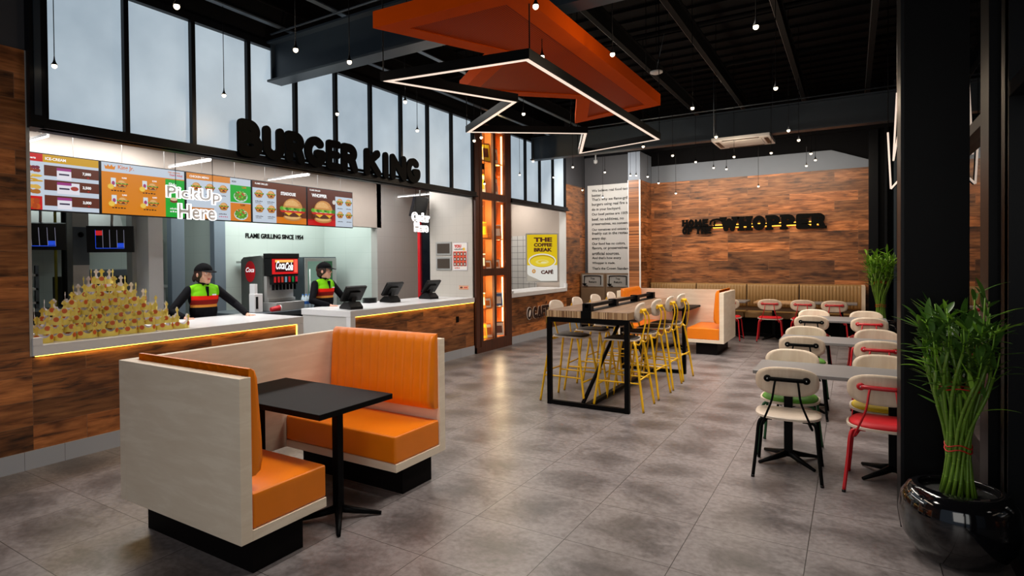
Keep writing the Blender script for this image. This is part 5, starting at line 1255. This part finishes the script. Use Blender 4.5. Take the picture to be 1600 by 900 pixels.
for i, c in enumerate(((206, 20, 30), (206, 20, 30), (206, 60, 40), (120, 170, 200), (200, 20, 30), (20, 140, 70), (206, 20, 60))):
    b = MB(); y = .07 + i * .075; b.box(.10, .19, y - .025, y + .025, .38, .50, M['dplastic'], .004); b.box(.19, .194, y - .022, y + .022, .41, .49, pcol(*c)); b.box(.13, .17, y - .012, y + .012, .30, .38, M['cap'], .003); b.build('nozzle', t)
b = MB(); b.box(0, .06, .02, .58, .12, .50, M['steel'], .004); b.box(.06, .10, .02, .58, .12, .18, M['steel']); b.build('splash_plate', t)
b = MB(); b.box(0, .28, .0, .60, 0, .13, M['steel'], .006); b.box(.01, .27, .02, .58, .128, .135, M['dplastic']); b.build('drip_tray', t)
t = thing('cup_dispenser', 'white lidded cup holder in front of the drinks machine side', 'cup holder', (-7.05, 5.42, .93)); b = MB(); b.box(-.05, .07, -.06, .08, 0, .26, M['white'], .006); b.box(-.05, .06, -.05, .0, .26, .40, M['white'], .004); b.build('body', t); b = MB(); b.box(.071, .073, -.04, .0, .05, .22, M['dplastic']); b.build('slot', t)
for i in range(6):
    t = thing('water_bottle', 'clear water bottle in the blue wrapped pack right of the drinks machine', 'bottle', (-6.93 + .065 * (i // 3), 6.19 + .07 * (i % 3), .93), 0, 'wrapped water bottles on the back counter')
    b = MB(); b.lathe([(0, 0), (.028, 0), (.03, .02), (.03, .13), (.022, .17), (.012, .185), (.012, .20), (0, .20)], pcol(190, 206, 216), n=14); b.build('bottle', t); b = MB(); b.lathe([(.0305, .07), (.0305, .115)], pcol(30, 90, 170), n=14); b.build('label_band', t); b = MB(); b.lathe([(0, .215), (.013, .215), (.013, .2)], pcol(30, 110, 190), n=10); b.build('lid', t)
t = thing('paper_cup', 'red and white paper cup lying on the low shelf behind the pick-up counter', 'cup', (-6.75, 5.45, .945)); b = MB(); b.tube([(0, 0, .03), (.02, .14, .045)], [.030, .040], pcol(196, 30, 40), 14); b.build('cup', t); b = MB(); b.tube([(.02, .14, .045), (.022, .15, .046)], [.043, .043], M['white'], 14); b.build('lid', t)
# display fridge and steel rail in the drinks bay
t = thing('display_fridge', 'steel framed glass door fridge standing behind the drinks machine and the worker with glasses', 'fridge', (-8.63, 7.48, 0))
b = MB(); b.box(-.3, .3, -.02, .80, 0, 1.72, M['galv'], .006); b.build('body', t); b = MB(); b.box(.3, .33, .0, .78, .1, 1.70, M['steel'], .004); b.box(.33, .334, .06, .40, .16, 1.64, pcol(150, 190, 176)); b.box(.33, .334, .44, .67, .16, 1.64, pcol(40, 110, 66)); b.box(.33, .345, .40, .44, .16, 1.64, M['steel']); b.build('door', t)
b = MB(); b.tube([(.36, .08, .5), (.36, .08, 1.5)], .012, M['steel'], 8); b.build('handle', t)
t = thing('steel_shelf', 'long steel rail shelf along the pale wall behind the drinks machine', 'shelf', (-8.95, 6.5, 1.62)); b = MB(); b.box(0, .3, 0, .92, 0, .035, M['steel'], .003); b.build('board', t); b = MB(); b.box(.0, .03, .1, .13, -.2, 0, M['steel']); b.box(0, .03, .8, .83, -.2, 0, M['steel']); b.build('bracket', t)
# kitchen at the left
def order_screen(loc, rz, ry, label):
    t = thing('order_screen', label, 'screen', loc, rz, None); Rm = Matrix.Rotation(ry, 4, 'Y')
    b = MB(); b.box(-.05, 0, -.27, .27, -.17, .17, M['dplastic'], .004, Rm); b.build('housing', t); bl_, r_, ln = pcol(40, 80, 220, .8), pcol(206, 40, 40, .8), pcol(150, 150, 170, .6)
    b = MB()
    for y0, y1, z0, z1, m in ((-.17, .16, -.12, -.112, bl_), (-.17, -.165, -.12, .12, bl_), (-.165, -.09, .05, .11, r_), (-.088, -.083, -.11, .12, ln), (-.01, -.004, -.11, .12, ln), (.075, .08, -.11, .12, ln), (.155, .16, -.11, .12, ln), (.08, .155, -.105, -.05, bl_)): b.box(0.0005, .002, y0, y1, z0, z1, m, 0, Rm)
    b.build('display', t); b = MB(); b.tube([(-.06, 0, .1), (-.10, 0, .3), (-.10, 0, 1.2)], .016, M['steel'], 8); b.build('bracket', t); return t
order_screen((-8.25, 3.24, 1.97), R_(-28), R_(20), 'leftmost black order screen tilted down over the kitchen line'); order_screen((-7.98, 3.93, 1.95), R_(-40), R_(4), 'black order screen with blue column lines beside the steel post')
t = thing('steel_post', 'brushed steel service post with a round black knob in the kitchen', 'post', (-8.55, 3.80, 0)); b = MB(); b.box(-.08, .08, -.10, .10, 0, 3.3, M['steel'], .004); b.build('post', t); b = MB(); b.ball((.085, .0, 2.02), .035, M['cap']); b.build('knob', t); b = MB(); b.box(.08, .085, -.1, .1, 1.62, 2.12, M['galv']); b.build('cover_plate', t)
t = thing('cooking_rack', 'dark steel rack with stacked shelves at the left of the kitchen', 'rack', (-9.2, 3.0, 0))
for x in (-.3, .3):
    for y in (-.45, .45): b = MB(); b.box(x - .02, x + .02, y - .02, y + .02, 0, 1.62, M['galv']); b.build('leg', t)
for z in (.7, .95, 1.12, 1.30, 1.48): b = MB(); b.box(-.32, .32, -.46, .46, z, z + .03, M['steel'] if z > 1.1 else M['galv']); b.box(-.28, .28, -.4, .4, z + .03, z + .11, M['dplastic']); b.build('shelf', t)
t = thing('extractor_hood', 'grey steel extractor hood over the cooking line', 'hood', (-10.0, 3.6, 1.95)); b = MB(); b.slab([(-.5, 0), (.5, 0), (.5, .15), (.2, .8), (-.5, .8)], (0, 1.3, 0), (1, 0, 0), (0, 0, 1), 2.6, M['steel'], .004); b.build('canopy', t); b = MB(); b.box(-.4, .4, -1.2, 1.2, -.02, 0, M['galv']); b.build('filter', t)
t = thing('broiler', 'large dark cooking machine between the steel post and the pale pillar', 'oven', (-9.4, 4.5, 0)); b = MB(); b.box(-.4, .4, -.5, .5, .06, 1.45, M['dplastic'], .01); b.box(-.3, .3, -.4, .4, 1.45, 1.55, M['galv'], .01); b.build('body', t); b = MB(); b.box(.4, .43, -.4, .4, .9, 1.2, M['steel'], .004); b.build('door', t); b = MB(); b.box(.4, .42, -.42, .42, .5, .8, M['galv']); b.build('control_panel', t)
t = thing('prep_table', 'steel preparation table at the left of the kitchen', 'table', (-8.05, 3.0, 0)); b = MB(); b.box(-.35, .35, -.8, .75, .86, .90, M['steel'], .004); b.build('tabletop', t)
for x in (-.3, .3):
    for y in (-.7, .65): b = MB(); b.box(x - .02, x + .02, y - .02, y + .02, 0, .86, M['steel']); b.build('leg', t)
b = MB(); b.box(-.3, .3, -.5, .5, .90, 1.10, M['dplastic'], .01); b.build('warming_bin', t)
t = thing('yellow_pipe', 'thin yellow pipe rising beside the cooking rack', 'pipe', (-9.0, 3.72, 0)); b = MB(); b.tube([(0, 0, 0), (0, 0, 3.3)], .018, pcol(150, 140, 30), 10); b.build('pipe', t); b = MB(); b.tube([(.05, .1, 0), (.05, .1, 3.3)], .05, M['dplastic'], 12); b.build('duct', t)
t = thing('wall_hose', 'coiled black hose with a red fitting on the wall of the back corridor', 'hose', (-10.5, 6.05, 1.5)); b = MB(); b.curve([(0, -.1, .3), (.06, -.25, .2), (.08, -.32, 0), (.08, -.3, -.3), (.05, -.2, -.5)], .02, M['cap']); b.tube([(.03, -.05, .45), (.03, -.05, -.35)], .04, M['dplastic'], 10); b.build('hose', t); b = MB(); b.box(0, .08, -.2, 0, .5, .56, M['dplastic']); b.build('bracket', t)
t = thing('steel_sink', 'steel sink shelf in the corridor behind the worker', 'sink', (-10.25, 5.6, 1.2)); b = MB(); b.box(-.3, .2, -.6, .4, 0, .05, M['steel'], .01); b.box(-.25, .15, -.5, .3, -.25, 0, M['steel'], .01); b.build('basin', t)
t = thing('cafe_machine', 'small white coffee grinder beside the till behind the cafe counter', 'machine', (-6.6, 11.2, .985 - .08)); b = MB(); b.box(-.15, .15, -.2, .25, 0.0, .12, M['offwhite'], .01); b.build('body', t)
t['label'] = 'low white cabinet top behind the cafe counter'
bpy.data.objects.remove([o for o in bpy.data.objects if o.parent == t][0]); bpy.data.objects.remove(t)

# ------------------------------------------------------------------ people
def remesh(mb, name, vox, parent, m, smooth=3):
    bmesh.ops.recalc_face_normals(mb.bm, faces=mb.bm.faces)
    o = mb.build(name + '_raw'); md = o.modifiers.new('r', 'REMESH'); md.mode = 'VOXEL'; md.voxel_size = vox; md.use_smooth_shade = True
    ms = o.modifiers.new('s', 'SMOOTH'); ms.factor = .5; ms.iterations = smooth
    bpy.context.view_layer.update(); me = bpy.data.meshes.new_from_object(o.evaluated_get(bpy.context.evaluated_depsgraph_get()))
    me.name = name; me.materials.clear(); me.materials.append(m); bpy.data.objects.remove(o)
    for p in me.polygons: p.use_smooth = True
    q = bpy.data.objects.new(name, me); COL.objects.link(q); q.parent = parent; return q
def limb(mb, pts, rs, m):
    mb.curve(pts, None, m) if False else None
    P = [Vector(p) for p in pts]; out = []; rr = []
    for i in range(len(P) - 1):
        for j in range(6): u = j / 6; out.append(P[i].lerp(P[i + 1], u)); rr.append(rs[i] * (1 - u) + rs[i + 1] * u)
    out.append(P[-1]); rr.append(rs[-1]); mb.tube(out, rr, m, 14)
    for p, r in zip(P, rs): mb.ball(p, r * .995, m, (1, 1, 1), 14, 10)
def person(loc, rz, head_rz, hl, hr, label, glasses=False, ponytail=False):
    """stands at loc looking along local +x; hl / hr: palm targets in world space"""
    root = thing('person', label, 'person', loc, rz); inv = (Matrix.Translation(loc) @ Matrix.Rotation(rz, 4, 'Z')).inverted()
    HL_, HR_ = inv @ Vector(hl), inv @ Vector(hr); S_ = M['skin']
    HM = Matrix.Translation((.02, 0, 1.487)) @ Matrix.Rotation(head_rz, 4, 'Z') @ Matrix.Scale(1.13, 4)
    b = MB()
    # trunk and legs
    b.ball((0, 0, .93), .14, S_, (.80, 1.08, .85), 20, 14); b.ball((0, 0, 1.10), .125, S_, (.76, 1.0, 1.1), 20, 14); b.ball((.0, 0, 1.24), .14, S_, (.74, 1.10, .95), 20, 14); b.ball((-.005, 0, 1.33), .12, S_, (.66, 1.32, .52), 20, 14)
    limb(b, [(0, 0, 1.33), (.008, 0, 1.40), (.02, 0, 1.46)], [.062, .050, .048], S_)
    for sy in (-1, 1): limb(b, [(0, sy * .08, .90), (.015, sy * .09, .50), (-.01, sy * .095, .09)], [.085, .058, .042], S_); limb(b, [(-.03, sy * .095, .045), (.15, sy * .11, .035)], [.04, .035], S_)
    el = {}
    for sy, H_ in ((1, HL_), (-1, HR_)):
        sh = Vector((-.005, sy * .178, 1.325)); wr = H_ + Vector((-.055, 0, .028)); mid = (sh + wr) / 2; L_ = (wr - sh).length; bend = math.sqrt(max(.0, .272 ** 2 - (L_ / 2) ** 2))
        e_ = mid + Vector((-.35, sy * .8, -.45)).normalized() * bend; el[sy] = (sh, e_, wr)
        limb(b, [sh, e_, wr], [.047, .036, .024], S_)
        dr = Vector((H_.x - e_.x, H_.y - e_.y, 0)).normalized(); sd = Vector((-dr.y, dr.x, 0))
        palm = wr + dr * .045; palm.z = H_.z + .018
        b.ball(palm, .040, S_, (1, 1, .42), 14, 10); limb(b, [wr, palm], [.024, .018], S_)
        for f, (off, ln) in enumerate(((-.029, .060), (-.010, .070), (.010, .068), (.028, .055))):
            p0 = palm + dr * .026 + sd * off; p1 = p0 + dr * ln * .5 + Vector((0, 0, .006)) + sd * off * .15; p2 = p0 + dr * ln + sd * off * .3; p2.z = H_.z + .007
            limb(b, [p0, p1, p2], [.0088, .0082, .0068], S_)
        tsd = sd * (-sy); p0 = palm - dr * .015 + tsd * .028; limb(b, [p0, p0 + dr * .028 + tsd * .020, p0 + dr * .052 + tsd * .024 + Vector((0, 0, -.006))], [.0110, .0095, .0078], S_)
    # head
    def hb(c, r, sc, u=18, v=12):
        vs = b.ball((0, 0, 0), r, S_, sc, u, v); bmesh.ops.transform(b.bm, matrix=HM @ Matrix.Translation(c), verts=vs)
    hb((-.005, 0, .055), .088, (1.06, .86, 1.02)); hb((.022, 0, -.005), .066, (1.0, .86, 1.05)); hb((.052, 0, -.052), .030, (1, 1.15, .8)); hb((.060, 0, .000), .030, (.9, 1.3, .9))
    hb((.090, 0, .014), .0125, (1.1, .9, 1.1)); hb((.082, 0, .036), .009, (1, .8, 2.0)); hb((.076, 0, .056), .014, (.6, 2.6, .5)); hb((.078, 0, -.026), .012, (.7, 1.9, .55)); hb((.074, 0, -.046), .013, (.9, 1.2, .9))
    for sy in (-1, 1): hb((-.005, sy * .080, .02), .020, (.8, .35, 1.3)); hb((.050, sy * .040, .002), .026, (.8, .8, 1))
    body = remesh(b, 'body', .0052, root, S_, 2)
    HB = lambda mb, vs, c: bmesh.ops.transform(mb.bm, matrix=HM @ Matrix.Translation(c), verts=vs)
    b = MB()
    for sy in (-1, 1):
        HB(b, b.ball((0, 0, 0), .0105, pcol(236, 232, 228), (.5, 1.2, .62), 12, 8), (.0765, sy * .031, .038)); HB(b, b.ball((0, 0, 0), .0052, pcol(40, 24, 16), (.5, 1, 1), 10, 8), (.0815, sy * .031, .038))
    b.build('eyes', root)
    b = MB()
    for sy in (-1, 1): HB(b, b.ball((0, 0, 0), .016, M['hair'], (.35, 1.1, .22), 12, 8), (.080, sy * .032, .058))
    b.build('eyebrows', root)
    b = MB(); HB(b, b.ball((0, 0, 0), .0115, pcol(176, 40, 44), (.55, 1.9, .50), 14, 8), (.0835, 0, -.024)); b.build('lips', root)
    # hair
    b = MB()
    def hh(c, r, sc): HB(b, b.ball((0, 0, 0), r, M['hair'], sc, 18, 12), c)
    hh((-.020, 0, .052), .093, (1.02, .93, 1.0)); hh((-.055, 0, .0), .062, (.8, 1.1, 1.1))
    for sy in (-1, 1): hh((.022, sy * .070, .05), .026, (1.0, .5, 1.4))
    if ponytail: hh((-.125, 0, .02), .030, (1.3, .8, .8)); hh((-.16, .0, -.02), .022, (1, .8, 1.8))
    remesh(b, 'hair', .006, root, M['hair'], 2)
    # cap
    b = MB(); k = b.mi(M['cap']); rings = []
    for i in range(9):
        a = i / 8 * PI / 2; r_ = math.cos(a); rings.append([b.bm.verts.new(HM @ Vector((-.008 + .104 * r_ * math.cos(2 * PI * j / 28), .090 * r_ * math.sin(2 * PI * j / 28), .068 + .085 * math.sin(a) - (.014 * max(0, -math.cos(2 * PI * j / 28))) * r_))) for j in range(28)])
    for a_, c_ in zip(rings, rings[1:]):
        for j in range(28): f = b.bm.faces.new((a_[j], a_[(j + 1) % 28], c_[(j + 1) % 28], c_[j])); f.material_index = k; f.smooth = True
    cp = b.build('cap', root)
    b = MB(); k = b.mi(M['cap']); n = 14; lo = []; up = []
    for i in range(n + 1):
        a = -PI / 2 * .82 + PI * .82 * i / n; c_, s_ = math.cos(a), math.sin(a)
        for lst, dz in ((lo, 0), (up, .004)):
            lst.append((b.bm.verts.new(HM @ Vector((-.008 + .100 * c_, .088 * s_, .068 + dz))), b.bm.verts.new(HM @ Vector((.045 + .118 * c_ ** .7 if c_ > 0 else .045, .082 * s_, .060 + dz - .014 * c_)))))
    for lst in (lo, up):
        for i in range(n): f = b.bm.faces.new((lst[i][0], lst[i + 1][0], lst[i + 1][1], lst[i][1])); f.material_index = k
    for i in range(n): b.bm.faces.new((lo[i][1], lo[i + 1][1], up[i + 1][1], up[i][1]))
    b.build('peak', cp)
    if glasses:
        b = MB()
        for sy in (-1, 1):
            pts = [HM @ Vector((.094 - .006 * abs(math.cos(2 * PI * i / 16)), sy * .033 + .023 * math.cos(2 * PI * i / 16), .036 + .018 * math.sin(2 * PI * i / 16))) for i in range(17)]; b.tube(pts, .0024, M['cap'], 6)
            b.tube([HM @ Vector((.088, sy * .056, .040)), HM @ Vector((-.01, sy * .084, .040))], .0022, M['cap'], 6)
        b.tube([HM @ Vector((.092, -.010, .040)), HM @ Vector((.092, .010, .040))], .0024, M['cap'], 6); b.build('glasses', root)
    # clothes
    b = MB(); Cm = M['shirt']
    b.ball((0, 0, .95), .155, Cm, (.84, 1.16, .78), 20, 14); b.ball((0, 0, 1.08), .155, Cm, (.82, 1.10, 1.25), 20, 14); b.ball((.002, 0, 1.22), .165, Cm, (.78, 1.13, .95), 20, 14); b.ball((-.005, 0, 1.315), .14, Cm, (.72, 1.24, .58), 20, 14)
    for sy in (-1, 1): limb(b, [(0, sy * .03, 1.375), (-.003, sy * .168, 1.325)], [.048, .052], Cm)
    for sy, (sh, e_, wr) in el.items(): limb(b, [sh, e_, wr - (wr - e_).normalized() * .02], [.056, .049, .038], Cm)
    limb(b, [(0, 0, 1.34), (.004, 0, 1.375)], [.075, .066], Cm)
    sh_ = remesh(b, 'polo_shirt', .007, root, Cm, 3)
    b = MB(); b.tube([(.0, 0, 1.375), (.010, 0, 1.425)], [.064, .058], M['cap'], 18, False); b.slab([(-.05, 0), (-.012, -.045), (0, .0)], (.062, 0, 1.40), (0, 1, 0), (.25, 0, 1), .004, M['cap']); b.slab([(.05, 0), (.012, -.045), (0, .0)], (.062, 0, 1.40), (0, 1, 0), (.25, 0, 1), .004, M['cap']); b.box(.085, .128, -.012, .012, 1.25, 1.37, M['cap'], .004, Matrix.Translation((.0, 0, 0))); b.build('collar', sh_)
    b = MB(); b.box(.118, .124, .055, .105, 1.258, 1.276, M['paper_w']); b.build('name_badge', sh_)
    b = MB(); b.ball((0, 0, .93), .162, M['cap'], (.84, 1.08, .55), 18, 12)
    for sy in (-1, 1): limb(b, [(0, sy * .08, .88), (.015, sy * .09, .50), (-.01, sy * .095, .08)], [.103, .078, .062], M['cap'])
    remesh(b, 'trousers', .010, root, M['cap'], 2)
    for sy in (-1, 1): b = MB(); b.ball((.05, sy * .105, .045), .10, M['cap'], (1.45, .58, .48), 16, 10); b.build('shoe', root)
    root.scale = (.985, .985, .985)
    return root
person((-6.62, 4.34, 0), R_(-8), R_(14), (-6.16, 4.66, .987), (-6.42, 3.99, .987), 'worker in striped polo shirt and black cap leaning both hands on the pick-up counter', ponytail=True)
person((-6.60, 6.30, 0), R_(4), R_(24), (-6.22, 6.52, .987), (-6.28, 6.16, .987), 'worker with glasses, black cap and striped polo shirt standing behind the nearest till', glasses=True)
